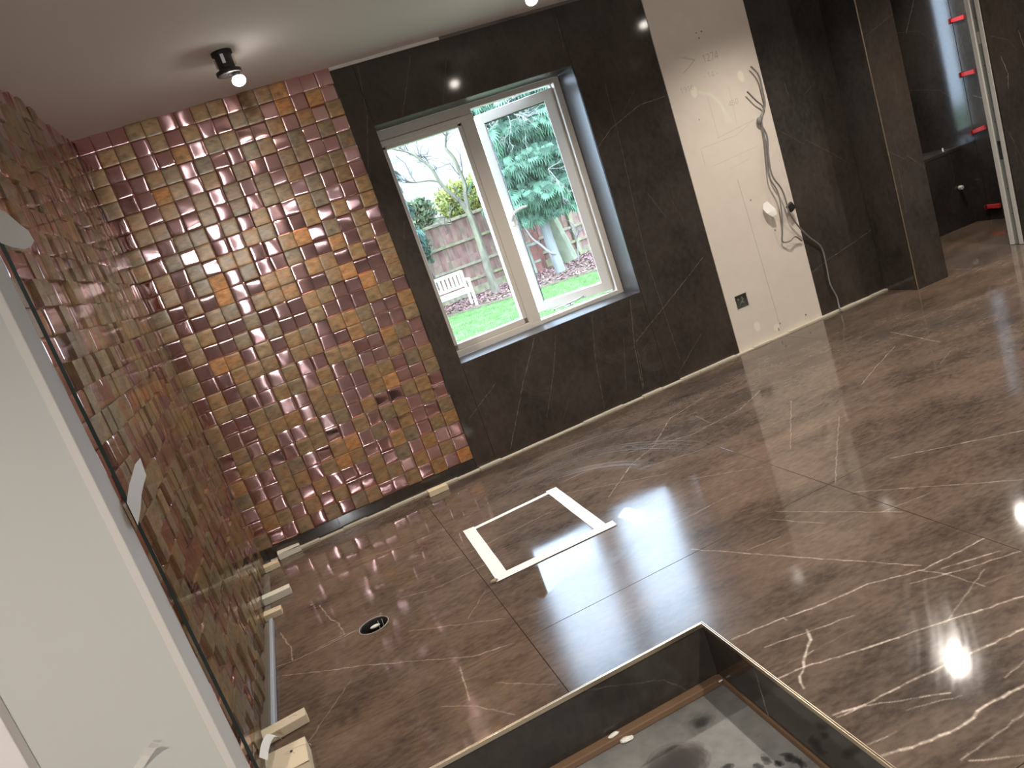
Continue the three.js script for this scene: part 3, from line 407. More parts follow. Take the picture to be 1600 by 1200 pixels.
{ // work light at the far end of the room behind the viewer
  const t = thing('work_light', 'slim white work light standing by the rear wall', 'work light', [0.34, 0, 6.9]);
  mesh('stand', merge([new THREE.CylinderGeometry(0.014, 0.014, 1.75, 10).toNonIndexed().translate(0, 0.875, 0), new THREE.CylinderGeometry(0.2, 0.22, 0.03, 20).toNonIndexed().translate(0, 0.015, 0)]), M.black, t);
  mesh('lamp_head', box(-0.1, 0.1, 1.7, 1.98, -0.05, 0.05, boxUV(1), 0.01), M.black, t);
  mesh('glowing_panel', box(-0.08, 0.08, 1.72, 1.96, -0.056, -0.0502, boxUV(1), 0.002), std({ color: rgb(0.02, 0.02, 0.02), emissive: COOL, emissiveIntensity: 40 }), t);
  const l = new THREE.RectAreaLight(COOL, WORK_CD, 0.16, 0.24); l.position.set(0.34, 1.84, 6.835); l.lookAt(0.9, 0.9, 0); scene.add(l);
}
// ---------------------------------------------------------------- loose things indoors
// glass screen standing on wooden packers along the copper wall
{
  const g = thing('glass_screen', 'tall clear glass screen standing on wooden packers along the side copper wall', 'glass screen', [0.042, 0, 0]);
  mesh('pane', box(-0.004, 0.004, 0.026, 2.06, 0.1, 1.985), phy({ color: rgb(0.97, 1, 0.99), roughness: 0, transmission: 1, thickness: 0, ior: 1.5, specularIntensity: 0.25 }), g);
  mesh('foot_strip', box(-0.007, 0.007, 0.003, 0.026, 0.78, 1.65, boxUV(1), 0.002), std({ color: rgb(0.42, 0.46, 0.54), roughness: 0.3 }), g);
  mesh('polished_edge', box(-0.0042, 0.0042, 0.026, 2.06, 1.985, 1.988), std({ color: rgb(0.02, 0.035, 0.03), roughness: 0.25 }), g);
}
function packer(x, z, l, w, h, yaw, mat, label, y = 0.0005) {
  const t = thing('wooden_packer', label, 'wooden block', [x, y, z], 'wooden packers on the floor edge'); t.rotation.y = yaw;
  const g = box(0, l, 0, h, -w / 2, w / 2, boxUV(1), 0.002), p = g.attributes.position;
  for (let i = 0; i < p.count; i++) if (p.getX(i) > l * 0.5) p.setY(i, p.getY(i) * (0.86 + 0.08 * hash(i % 3, 7, Math.round(x * 100))));
  g.computeVertexNormals(); mesh('block', g, mat, t);
  for (let k = 0; k < 2; k++) { const a = new THREE.TorusGeometry(w * rr(0.16, 0.3), 0.0005, 4, 16, rr(1.5, 3)); a.rotateX(-Math.PI / 2); a.scale(2, 1, 1); a.translate(l * (0.35 + 0.3 * k), h * 0.955, 0); mesh('grain_line', a, M.foam, t); }
  return t;
}
packer(0.085, 0.03, 0.115, 0.055, 0.034, 0.05, M.whiteWood, 'white block by the corner, under the mosaic of the window wall');
packer(0.012, 0.13, 0.075, 0.05, 0.030, 0.1, M.wood, 'small tan block nearest the corner under the glass screen');
packer(0.008, 0.535, 0.125, 0.05, 0.034, 0.05, M.whiteWood, 'longer white block under the glass screen, third from the corner');
packer(0.012, 0.71, 0.075, 0.048, 0.028, 0.0, M.wood, 'split tan block under the glass screen, beside the longer white block');
packer(0.008, 1.632, 0.14, 0.05, 0.03, 0.12, M.wood, 'long thin stick under the glass screen with white tape hanging beside it');
{ const t = packer(0.03, 1.86, 0.118, 0.13, 0.055, 0.05, M.wood, 'thick wooden block with a nail hole at the near end of the glass screen'); const h = new THREE.CylinderGeometry(0.004, 0.004, 0.002, 12); h.translate(0.075, 0.0525, -0.02); mesh('nail_hole', h, M.black, t); }
packer(0.895, 0.09, 0.108, 0.05, 0.032, 0.02, M.wood, 'lone cream block against the window wall beyond the mosaic');
// masking tape
function tapeSheet(pts, name, label, group, thick = 0.0006) { // a strip: rows of [left edge, right edge] points
  const n = pts.length, pos = [], idx = [];
  for (const [a, b] of pts) for (let k = 0; k <= 3; k++) pos.push(a[0] + (b[0] - a[0]) * k / 3, a[1] + (b[1] - a[1]) * k / 3, a[2] + (b[2] - a[2]) * k / 3);
  for (let i = 0; i < n - 1; i++) for (let k = 0; k < 3; k++) { const q = i * 4 + k; idx.push(q, q + 1, q + 5, q, q + 5, q + 4); }
  const g = new THREE.BufferGeometry(); g.setAttribute('position', new THREE.Float32BufferAttribute(pos, 3)); g.setIndex(idx); g.computeVertexNormals();
  const nn = g.attributes.normal, back = pos.slice(); for (let i = 0; i < nn.count; i++) { back[3 * i] -= nn.getX(i) * thick; back[3 * i + 1] -= nn.getY(i) * thick; back[3 * i + 2] -= nn.getZ(i) * thick; }
  const N = nn.count, all = pos.concat(back), id = idx.slice(); for (let i = 0; i < idx.length; i += 3) id.push(idx[i] + N, idx[i + 2] + N, idx[i + 1] + N);
  const rim = []; for (let i = 0; i < n; i++) rim.push(i * 4); for (let k = 1; k < 4; k++) rim.push((n - 1) * 4 + k); for (let i = n - 2; i >= 0; i--) rim.push(i * 4 + 3); for (let k = 2; k > 0; k--) rim.push(k);
  rim.forEach((a, i) => { const b = rim[(i + 1) % rim.length]; id.push(a, a + N, b, b, a + N, b + N); });
  const o = new THREE.BufferGeometry(); o.setAttribute('position', new THREE.Float32BufferAttribute(all, 3)); o.setIndex(id); const f = o.toNonIndexed(); f.computeVertexNormals();
  return tag(mesh(name, metreUV(f, boxUV(1)), M.tape), label, 'tape', group);
}
function floorTape(a, b, w, y, label) {
  const dx = b[0] - a[0], dz = b[1] - a[1], l = Math.hypot(dx, dz), nx = -dz / l * w / 2, nz = dx / l * w / 2, n = 12, rows = [];
  for (let i = 0; i <= n; i++) { const e = i === 0 || i === n ? rr(-0.006, 0.006) : 0, t = i / n, j = rr(-0.0008, 0.0008), k = rr(-0.0008, 0.0008), x = a[0] + dx * t + dx / l * e, z = a[1] + dz * t + dz / l * e, yy = y + 0.0002 * rnd(); rows.push([[x + nx + j, yy, z + nz + k], [x - nx + j + dx / l * e, yy, z - nz + k + dz / l * e]]); }
  tapeSheet(rows, 'masking_tape', label, 'masking tape strips round the marked rectangle');
}
floorTape([0.93, 0.762], [1.335, 0.745], 0.026, 0.0010, 'narrow strip of white masking tape on the far side of the rectangle');
floorTape([1.365, 0.715], [1.352, 1.31], 0.052, 0.0016, 'wide masking tape strip down the window side of the floor rectangle');
floorTape([0.94, 0.73], [0.92, 1.32], 0.052, 0.0018, 'masking tape strip of the floor rectangle nearest the drain hole');
floorTape([0.885, 1.312], [1.40, 1.318], 0.05, 0.0024, 'masking tape strip of the floor rectangle nearest the sunken basin');
{ const g = new THREE.DodecahedronGeometry(0.013, 0); g.scale(1.2, 0.6, 0.8); g.translate(0.885, 0.006, 1.325); tag(mesh('crumpled_film', g, std({ color: rgb(0.33, 0.27, 0.17), roughness: 0.6 })), 'small brown crumb at the torn corner of the taped rectangle', 'debris'); }
tapeSheet([[[0.05, 1.66, 2.02], [0.05, 1.555, 2.02]], [[0.049, 1.645, 1.94], [0.049, 1.55, 1.94]], [[0.0495, 1.64, 1.86], [0.05, 1.55, 1.85]], [[0.052, 1.615, 1.80], [0.052, 1.56, 1.79]], [[0.056, 1.60, 1.765], [0.056, 1.575, 1.755]]], 'masking_tape', 'torn flap of white tape high on the near edge of the glass', 'masking tape on the glass edge');
tapeSheet([[[0.049, 0.925, 2.02], [0.049, 0.865, 2.02]], [[0.048, 0.945, 1.93], [0.048, 0.88, 1.93]], [[0.048, 0.955, 1.86], [0.0485, 0.90, 1.86]], [[0.053, 0.97, 1.80], [0.054, 0.915, 1.82]], [[0.062, 0.975, 1.76], [0.063, 0.93, 1.79]]], 'masking_tape', 'curling white tape halfway down the near edge of the glass', 'masking tape on the glass edge');
{ // long curl at the foot of the glass
  const rows = []; for (const [x, y, z] of [[0.056, 0.03, 1.70], [0.056, 0.066, 1.738], [0.056, 0.095, 1.782], [0.056, 0.113, 1.826], [0.056, 0.128, 1.872], [0.056, 0.139, 1.918], [0.056, 0.146, 1.97]]) rows.push([[x - 0.004, y + 0.007, z - 0.006], [x + 0.014, y - 0.005, z + 0.006]]);
  tapeSheet(rows, 'masking_tape', 'white tape curling off the foot of the glass beside the thin stick', 'masking tape on the glass edge');
}
{ const rows = []; for (const [x, y, z] of [[-0.19, 0.322, 2.1115], [-0.155, 0.352, 2.113], [-0.125, 0.375, 2.119], [-0.105, 0.39, 2.126], [-0.09, 0.402, 2.136]]) rows.push([[x - 0.008, y + 0.005, z], [x + 0.009, y - 0.006, z + 0.001]]);
  tapeSheet(rows, 'masking_tape', 'narrow white tape peeling off the plain white wall end', null); }
// drain hole in the floor
{
  const t = thing('floor_drain', 'open black waste pipe set in a round hole in the floor', 'drain', [DR[0], 0, DR[1]]);
  mesh('pipe', new THREE.LatheGeometry([[0.0575, -0.002], [0.0575, -0.14], [0.053, -0.14], [0.053, -0.004], [0.055, -0.001], [0.0575, -0.002]].map(([a, b]) => new THREE.Vector2(a, b)), 36), M.black, t);
  const bt = new THREE.CylinderGeometry(0.053, 0.053, 0.004, 30); bt.translate(0, -0.07, 0); mesh('trap', bt, std({ color: rgb(0.03, 0.03, 0.028), roughness: 0.25 }), t);
  const rg = new THREE.TorusGeometry(0.0568, 0.0015, 6, 40); rg.rotateX(Math.PI / 2); rg.translate(0, 0.0002, 0); mesh('sealant_ring', rg, std({ color: rgb(0.42, 0.38, 0.32), roughness: 0.5 }), t);
  const rag = new THREE.SphereGeometry(0.012, 10, 6); rag.scale(1.7, 0.5, 0.7); rag.translate(0.002, -0.020, -0.030); const rm = mesh('wet_rag', rag, M.tape, t); rm.userData.label = 'scrap of white rag';
  for (const dx of [0.014, 0.03]) mesh('wire', taper([V(dx, -0.05, -0.034), V(dx + 0.003, -0.02, -0.033), V(dx + 0.004, -0.004, -0.028)], 0.0014, 0.0014, 5), M.tape, t);
}
// cables on the bare board
{
  const t = thing('electrical_cable', 'grey electrical cables hanging down the bare board to the floor', 'cable', [0, 0, 0]);
  const z = 0.02;
  mesh('cable_core', taper([V(3.485, 1.555, 0.03), V(3.515, 1.50, 0.035), V(3.52, 1.40, 0.03), V(3.515, 1.32, 0.024), V(3.462, 1.258, z), V(3.475, 1.16, z + 0.01), V(3.452, 1.05, 0.03), V(3.44, 0.93, 0.035), V(3.475, 0.84, 0.04), V(3.485, 0.73, 0.04), V(3.485, 0.70, 0.04), V(3.53, 0.60, 0.03), V(3.60, 0.50, 0.02), V(3.665, 0.42, 0.014), V(3.672, 0.30, 0.012), V(3.665, 0.18, 0.014), V(3.685, 0.09, 0.02), V(3.672, 0.028, 0.035), V(3.65, 0.008, 0.075)], 0.0052, 0.0046, 7, 90), M.cable, t);
  mesh('cable_core', taper([V(3.42, 1.43, 0.03), V(3.46, 1.37, 0.03), V(3.502, 1.315, 0.024), V(3.47, 1.256, z + 0.006), V(3.458, 1.16, z + 0.008), V(3.435, 1.04, 0.03), V(3.418, 0.93, 0.035), V(3.445, 0.83, 0.04), V(3.43, 0.70, 0.045), V(3.415, 0.60, 0.03), V(3.41, 0.54, 0.016), V(3.45, 0.53, 0.03), V(3.49, 0.545, 0.03), V(3.545, 0.50, 0.012)], 0.0046, 0.0042, 7, 70), M.cable, t);
  const k = new THREE.SphereGeometry(0.02, 10, 8); k.scale(0.8, 1.1, 0.7); k.translate(3.457, 1.253, z + 0.002); mesh('knot', k, M.cable, t);
  const c = box(3.488, 3.532, 0.695, 0.745, 0.025, 0.047, boxUV(1), 0.006); c.translate(-3.51, -0.72, 0); c.rotateZ(0.5); c.translate(3.51, 0.72, 0); const jm = mesh('junction_clip', c, M.black, t); jm.userData.label = 'black plastic cable clip';
}
{ const rows = []; for (const [a, b] of [[[3.352, 0.795, 0.010], [3.378, 0.80, 0.014]], [[3.335, 0.765, 0.016], [3.392, 0.772, 0.024]], [[3.345, 0.735, 0.028], [3.405, 0.742, 0.036]], [[3.372, 0.705, 0.034], [3.402, 0.712, 0.042]]]) rows.push([a, b]);
  tag(tapeSheet(rows, 'paper_flap', 'white scrap of tape sticking out from the bare board by the cables'), 'white scrap of tape sticking out from the bare board by the cables', 'tape'); }
{ // empty back box
  const t = thing('socket_box', 'empty metal socket box let into the bare painted board', 'socket', [3.046, 0.2965, -0.0115]);
  const w = 0.0415; mesh('box_side', merge([box(-w, -w + 0.002, -w, w, -0.001, 0.0105), box(w - 0.002, w, -w, w, -0.001, 0.0105), box(-w, w, w - 0.002, w, -0.001, 0.0105), box(-w, w, -w, -w + 0.002, -0.001, 0.0105)]), M.steel, t);
  mesh('box_back', box(-w, w, -w, w, -0.001, 0.0008), std({ color: rgb(0.12, 0.13, 0.12), roughness: 0.4, metalness: 0.5 }), t);
  for (const [x, y] of [[-0.014, 0.014], [0.015, -0.012], [0.012, 0.018]]) { const g = new THREE.CylinderGeometry(0.008, 0.008, 0.002, 14); g.rotateX(Math.PI / 2); g.translate(x, y, 0.0015); mesh('knockout', g, M.steel, t); }
  mesh('wire', taper([V(-0.02, -0.03, 0.004), V(-0.004, -0.006, 0.012), V(0.02, 0.012, 0.006)], 0.0025, 0.0025, 5), std({ color: rgb(0.1, 0.16, 0.09), roughness: 0.5 }), t);
  mesh('paint_rim', merge([box(-w - 0.007, -w, -w - 0.007, w + 0.007, 0.012, 0.0145), box(w, w + 0.007, -w - 0.007, w + 0.007, 0.012, 0.0145), box(-w, w, w, w + 0.007, 0.012, 0.0145), box(-w, w, -w - 0.007, -w, 0.012, 0.0145)]), M.plaster, t);
}
// red tile wedges on the alcove's side wall
[[1.46, 'topmost of the red tile wedges on the alcove side wall'], [1.082, 'second red tile wedge down the alcove side wall'], [0.665, 'third red tile wedge down, level with the alcove ledge'], [0.104, 'lowest red tile wedge, just above the alcove floor']].forEach(([y, label], i) => {
  const t = thing('tile_wedge', label, 'tile wedge', [AX - 0.001, y, -0.52], 'red levelling wedges along the tile joint');
  t.rotation.x = [0.05, 0.03, -0.16, 0.02][i];
  const s = new THREE.Shape(); s.moveTo(-0.018, -0.011); s.lineTo(0.105, -0.014); s.lineTo(0.105, 0.014); s.lineTo(-0.018, 0.011); s.closePath();
  const g = new THREE.ExtrudeGeometry(s, { depth: 0.014, bevelEnabled: true, bevelSize: 0.001, bevelThickness: 0.001, bevelSegments: 1 }); g.rotateY(-Math.PI / 2); g.translate(-0.001, 0, 0);
  mesh('wedge', metreUV(g, boxUV(1)), M.red, t);
  mesh('clip_post', box(-0.03, -0.001, -0.02, 0.018, -0.004, 0.006, boxUV(1), 0.002), std({ color: rgb(0.16, 0.02, 0.02), roughness: 0.5 }), t);
  for (const q of [0.03, 0.05, 0.07, 0.09]) mesh('ridge', box(-0.0175, -0.0155, -0.011, 0.011, q, q + 0.004, boxUV(1), 0.0005), M.red, t);
});
{ const t = thing('pipe_stub', 'short white pipe stub poking from the low alcove wall', 'pipe', [5.515, 0.29, AZ]);
  const g = new THREE.LatheGeometry([[0.0, 0.03], [0.014, 0.03], [0.016, 0.027], [0.016, 0.0]].map(([a, b]) => new THREE.Vector2(a, b)), 18); g.rotateX(Math.PI / 2); mesh('pipe', g, M.whiteWood, t);
  const r = new THREE.TorusGeometry(0.017, 0.002, 6, 20); r.translate(0, 0, 0.002); mesh('collar', r, M.black, t); }
tag(mesh('tile_spacer', box(5.475, 5.482, AS + 0.0002, AS + 0.028, -0.70, -0.69, boxUV(1), 0.001), M.tape), 'tiny white tile spacer standing on the alcove ledge', 'spacer');

// ---------------------------------------------------------------- garden beyond the window
const G = -0.6;
const lawnTex = tex(paint(512, 512, (i, j) => { const a = fbm(i * 0.03, j * 0.03, 701, 4), b = fbm(i * 0.2, j * 0.2, 707, 3), k = 0.55 + 0.5 * a + 0.5 * (b - 0.5) + 0.25 * (hash(i, j, 8) - 0.5); return [enc(0.115 * k * (0.7 + 0.7 * a)), enc(0.18 * k), enc(0.07 * k)]; })[0]);
const litterTex = tex(paint(512, 512, (i, j) => { const a = fbm(i * 0.08, j * 0.08, 721, 4), h = hash(i >> 1, j >> 1, 8), k = 0.4 + 0.8 * a + 0.5 * (h - 0.5); return [enc(0.16 * k), enc(0.095 * k), enc(0.075 * k)]; })[0]);
{
  const lawn = mesh('lawn', box(-14, 22, G - 0.3, G, -30, -0.32, boxUV(3)), std({ map: lawnTex, roughness: 0.95 })); lawn.userData.kind = 'stuff'; lawn.userData.label = 'bright green lawn outside the window';
  const blade = new THREE.BufferGeometry(); { const p = [], c = 5; for (let k = 0; k < c; k++) { const a = k * 2.4, x = 0.02 * Math.cos(a), z = 0.02 * Math.sin(a); p.push(x - 0.004, 0, z, x + 0.004, 0, z, x * 1.8, 0.035 + 0.01 * (k % 3), z * 1.8); } blade.setAttribute('position', new THREE.Float32BufferAttribute(p, 3)); blade.computeVertexNormals(); }
  const n = 16000, im = shade(new THREE.InstancedMesh(blade, phy({ color: rgb(1, 1, 1), roughness: 0.9 }), n)); im.name = 'grass_tufts'; im.userData.kind = 'stuff';
  const m4 = new THREE.Matrix4(), q = new THREE.Quaternion(), up = V(0, 1, 0);
  for (let i = 0; i < n; i++) { const z = rr(-13.4, -6.5), x = rr(2.2, 9.5); m4.compose(V(x, G - 0.002, z), q.setFromAxisAngle(up, rr(0, 6.28)), V(1, rr(0.7, 1.5), 1)); im.setMatrixAt(i, m4); const k = rr(0.7, 1.35); im.setColorAt(i, rgb(0.115 * k, 0.215 * k, 0.06 * k)); }
  im.userData.label = 'short grass blades on the lawn'; scene.add(im);
}
{ // leaf bed in front of the fence
  const s = new THREE.Shape(); s.moveTo(-2, 15.4); s.lineTo(13, 15.4); s.lineTo(13, 7.6); s.lineTo(7.0, 10.85); s.lineTo(5.25, 11.85); s.lineTo(4.0, 12.7); s.lineTo(3.0, 13.3); s.lineTo(-2, 13.6); s.closePath();
  const g = new THREE.ExtrudeGeometry(s, { depth: 0.03, bevelEnabled: false }); g.rotateX(-Math.PI / 2); g.translate(0, G + 0.001, 0);
  const bed = mesh('leaf_bed', metreUV(g, boxUV(1.5)), std({ map: litterTex, roughness: 0.95 })); bed.userData.kind = 'stuff'; bed.userData.label = 'bed of fallen brown leaves before the fence';
  const leaf = new THREE.BufferGeometry(); leaf.setAttribute('position', new THREE.Float32BufferAttribute([-0.035, 0, 0, 0, 0.012, -0.018, 0, 0.012, 0.018, 0, 0.012, -0.018, 0.035, 0.004, 0, 0, 0.012, 0.018], 3)); leaf.computeVertexNormals();
  const n = 7000, im = shade(new THREE.InstancedMesh(leaf, std({ color: rgb(1, 1, 1), roughness: 0.9, side: THREE.DoubleSide }), n)); im.name = 'fallen_leaves'; im.userData.kind = 'stuff'; im.userData.label = 'fallen brown leaves lying on the bed';
  const m4 = new THREE.Matrix4(), q = new THREE.Quaternion();
  for (let i = 0; i < n; i++) { let x, z; do { x = rr(2.5, 11); z = rr(-15, -9.2); } while (z > -12.9 + (x - 4) * 0.66 + (x > 7 ? -(x - 7) * 0.1 : 0)); q.setFromEuler(new THREE.Euler(rr(-0.5, 0.5), rr(0, 6.28), rr(-0.5, 0.5))); const k = rr(0.8, 1.8); m4.compose(V(x, G + 0.035 + rr(0, 0.02), z), q, V(k, k, k)); im.setMatrixAt(i, m4); const c = rr(0.6, 1.9); im.setColorAt(i, rgb(0.185 * c, 0.11 * c * rr(0.8, 1.1), 0.09 * c * rr(0.8, 1.2))); }
  scene.add(im);
}
const barkTex = (s, c, c2) => tex(paint(128, 256, (i, j) => { const a = fbm(i * 0.1, j * 0.02, s, 4), b = fbm(i * 0.05, j * 0.05, s + 9, 3), k = 0.5 + a, g = Math.max(0, b - 0.45) * 2; return [enc((c[0] * (1 - g) + c2[0] * g) * k), enc((c[1] * (1 - g) + c2[1] * g) * k), enc((c[2] * (1 - g) + c2[2] * g) * k)]; })[0]);
{ // wooden fence: boards, rails, posts, gravel boards
  const t = thing('garden_fence', 'red brown close boarded fence with mossy rails behind the bench', 'fence', [0, G + 0.0315, -15.1]);
  const boardM = [[0.24, 0.13, 0.11], [0.275, 0.155, 0.13], [0.215, 0.112, 0.095], [0.25, 0.16, 0.125]].map((c) => std({ map: barkTex(811 + Math.round(c[0] * 1000), c, [c[0] * 0.9, c[1] * 1.3, c[2] * 0.9]), roughness: 0.9 }));
  const moss = std({ map: barkTex(851, [0.26, 0.225, 0.155], [0.20, 0.23, 0.08]), roughness: 0.95 });
  for (let x = 2.2, k = 0; x < 12.6; x += 0.122, k++) mesh('board', box(x, x + 0.13, 0.2, 2.0 + rr(-0.008, 0.008), -0.012 + (k % 2) * 0.012, (k % 2) * 0.012, boxUV(1), 0.003), pick(boardM), t);
  for (const y of [0.40, 0.78, 1.38, 1.96]) for (const [a, b] of [[2.2, 4.3], [4.3, 6.35], [6.35, 8.4], [8.4, 10.5], [10.5, 12.6]]) mesh('rail', box(a + 0.01, b - 0.01, y - 0.035, y + 0.03, 0.013, 0.075, boxUV(1), 0.006), moss, t);
  for (const x of [2.2, 4.3, 6.35, 8.4, 10.5, 12.6]) mesh('post', box(x - 0.05, x + 0.05, 0, 2.05, 0.0, 0.1, boxUV(1), 0.006), moss, t);
  for (const [a, b] of [[2.2, 4.3], [4.3, 6.35], [6.35, 8.4], [8.4, 10.5], [10.5, 12.6]]) mesh('gravel_board', box(a, b, 0, 0.2, 0, 0.03, boxUV(1), 0.004), moss, t);
}
{ // white slatted bench
  const t = thing('garden_bench', 'white slatted wooden bench on the leaf bed', 'bench', [3.32, G + 0.0315, -13.0]), W = 1.42, wm = std({ color: rgb(0.55, 0.52, 0.45), roughness: 0.8 });
  for (let i = 0; i < 4; i++) mesh('seat_slat', box(0.03, W - 0.03, 0.40, 0.425, -0.12 + i * 0.1, -0.04 + i * 0.1, boxUV(1), 0.005), wm, t);
  mesh('front_rail', box(0.05, W - 0.05, 0.33, 0.40, 0.245, 0.275, boxUV(1), 0.005), wm, t);
  for (const x of [0.02, W - 0.075]) { mesh('leg', box(x, x + 0.055, 0, 0.6, 0.22, 0.28, boxUV(1), 0.006), wm, t); mesh('leg', box(x, x + 0.055, 0, 0.82, -0.2, -0.14, boxUV(1), 0.006), wm, t); mesh('arm', box(x - 0.01, x + 0.065, 0.6, 0.635, -0.17, 0.31, boxUV(1), 0.008), wm, t); }
  mesh('back_rail', box(0.05, W - 0.05, 0.76, 0.83, -0.195, -0.155, boxUV(1), 0.006), wm, t); mesh('back_rail', box(0.05, W - 0.05, 0.46, 0.51, -0.185, -0.15, boxUV(1), 0.006), wm, t);
  for (let i = 0; i < 13; i++) mesh('back_slat', box(0.10 + i * 0.097, 0.15 + i * 0.097, 0.50, 0.77, -0.182, -0.165, boxUV(1), 0.004), wm, t);
}
{ // timber frame standing by the fence
  const t = thing('compost_bin', 'pale timber frame with a red brown board before the fence', 'compost bin', [6.86, G + 0.0315, -14.6]);
  const pale = std({ map: barkTex(861, [0.27, 0.28, 0.22], [0.21, 0.25, 0.16]), roughness: 0.9 }), red = std({ map: barkTex(871, [0.26, 0.11, 0.085], [0.19, 0.10, 0.08]), roughness: 0.9 });
  mesh('post', box(-0.03, 0.05, 0, 0.72, 0, 0.08, boxUV(1), 0.006), pale, t); mesh('top_rail', box(-0.05, 0.36, 0.70, 0.765, 0, 0.08, boxUV(1), 0.006), pale, t);
  mesh('board', box(0.05, 0.24, 0, 0.7, 0.0, 0.03, boxUV(1), 0.004), red, t); mesh('tall_board', box(0.22, 0.44, 0, 1.22, -0.2, -0.15, boxUV(1), 0.006), red, t); mesh('cross_rail', box(0.05, 0.24, 0.26, 0.32, 0.03, 0.06, boxUV(1), 0.006), pale, t);
}
// trees
const bareBark = std({ map: barkTex(901, [0.17, 0.15, 0.105], [0.145, 0.16, 0.075]), roughness: 0.9 }), greyBark = std({ map: barkTex(921, [0.19, 0.19, 0.18], [0.15, 0.17, 0.145]), roughness: 0.85 }), mossBark = std({ map: barkTex(931, [0.19, 0.205, 0.135], [0.17, 0.22, 0.095]), roughness: 0.9 }), twigM = std({ color: rgb(0.13, 0.115, 0.095), roughness: 0.9 }), whiteTwig = std({ color: rgb(0.27, 0.245, 0.225), roughness: 0.9 });
function twigs(from, dir, len, n, depth, out, spread = 0.7, thin = 0.7) {
  for (let i = 0; i < n; i++) { const d = dir.clone().add(V(rr(-spread, spread), rr(-spread, spread), rr(-spread, spread))).normalize(), mid = from.clone().addScaledVector(d, len * 0.5).add(V(rr(-0.06, 0.06), rr(-0.06, 0.06), rr(-0.06, 0.06))), end = from.clone().addScaledVector(d, len * rr(0.8, 1.2));
    out.push(taper([from, mid, end], thin * 0.012 * depth, thin * (0.004 * depth + 0.003), 4, 4)); if (depth > 1) twigs(mid, d, len * 0.6, 2, depth - 1, out, spread, thin), twigs(end, d, len * 0.6, 2, depth - 1, out, spread, thin); }
}
{
  const t = thing('bare_tree', 'leafless forked tree with a pale mossy trunk beside the bench', 'tree', [5.47, G, -13.7]);
  const P = (a) => a.map(([x, y, z = 0]) => V(x - 5.47, y - G, z));
  mesh('trunk', taper(P([[5.47, -0.5685], [5.47, -0.04], [5.49, 0.35], [5.5, 0.78], [5.5, 1.13], [5.47, 1.5]]), 0.105, 0.07, 10), bareBark, t);
  mesh('branch', taper(P([[5.48, 1.42], [5.55, 1.82], [5.61, 2.01], [5.59, 2.4], [5.56, 2.7], [5.46, 2.94], [5.55, 3.2], [5.8, 3.5], [6.05, 3.72]]), 0.06, 0.018, 8, 30), bareBark, t);
  mesh('branch', taper(P([[5.47, 1.4], [5.34, 1.76], [5.17, 2.0, 0.05], [5.04, 2.3, 0.05], [4.96, 2.62, 0.1], [4.78, 2.87, 0.1], [4.62, 3.06, 0.1], [4.3, 3.25, 0.1]]), 0.058, 0.02, 8, 30), bareBark, t);
  mesh('branch', taper(P([[5.04, 2.28, 0.05], [4.86, 2.37], [4.53, 2.43], [4.3, 2.5]]), 0.03, 0.012, 6), bareBark, t);
  const o = []; for (const [x, y] of [[4.78, 2.87], [4.62, 3.06], [4.96, 2.62], [4.4, 3.2], [4.53, 2.43]]) twigs(P([[x, y]])[0], V(-0.5, 0.3, 0.2), 0.42, 3, 2, o); for (const [x, y] of [[5.55, 3.2], [5.6, 2.2], [5.8, 3.5], [5.46, 2.94]]) twigs(P([[x, y]])[0], V(0.1, 0.8, 0.1), 0.4, 2, 2, o); for (const [x, y] of [[5.3, 1.7], [5.0, 1.3], [4.9, 1.5]]) twigs(P([[x, y]])[0], V(-0.6, 0.1, 0), 0.35, 2, 2, o);
  const tw = mesh('twigs', merge(o), twigM, t); tw.userData.kind = 'stuff';
}
function spray(n) { // drooping flat fan of a conifer
  const p = [], q = (a, b, c) => p.push(...a, ...b, ...c);
  for (let k = 0; k < n; k++) { const s = k / (n - 1), a = (s - 0.5) * 2.1, l = 0.30 * (1 - 0.35 * Math.abs(s - 0.5) * 2), x = Math.sin(a) * l, y = -Math.cos(a) * l, w = 0.026; q([0, 0, 0], [x * 0.55 - w, y * 0.55, 0.04], [x, y, -0.015]); q([0, 0, 0], [x, y, -0.015], [x * 0.55 + w, y * 0.55, 0.04]); }
  const g = new THREE.BufferGeometry(); g.setAttribute('position', new THREE.Float32BufferAttribute(p, 3)); g.computeVertexNormals(); return g;
}
function foliage(parent, name, geo, n, place, colour) {
  const im = shade(new THREE.InstancedMesh(geo, phy({ color: rgb(1, 1, 1), roughness: 0.8, side: THREE.DoubleSide }), n)); im.name = numbered(name); im.userData.kind = 'stuff';
  const m4 = new THREE.Matrix4(), q = new THREE.Quaternion();
  for (let i = 0; i < n; i++) { const [pos, e, s] = place(i); m4.compose(pos, q.setFromEuler(e), V(s, s * rr(0.8, 1.2), s)); im.setMatrixAt(i, m4); im.setColorAt(i, colour(pos)); }
  parent.add(im); return im;
}
const fan = spray(9);
function conifer(label, x, z, r, y0, y1, n, col, trunk) {
  const t = thing('conifer', label, 'tree', [x, G, z]);
  if (trunk) trunk(t);
  foliage(t, 'foliage', fan, n, () => { const u = rnd(), y = y0 + (y1 - y0) * u, layer = 0.75 + 0.25 * Math.sin(y * 9 + 2), rad = r * (1 - 0.35 * u) * Math.sqrt(rr(0.35, 1)) * layer * (u < 0.1 ? 0.85 : 1), a = rr(0, Math.PI * 2);
    return [V(Math.cos(a) * rad, y - G + rr(-0.06, 0.06), Math.sin(a) * rad), new THREE.Euler(-rr(0.1, 0.9), Math.PI / 2 - a, rr(-0.35, 0.35), 'YXZ'), rr(0.55, 1.15)]; },
    () => { const k = rr(0.55, 1.5); return rgb(col[0] * k, col[1] * k, col[2] * k); });
  return t;
}
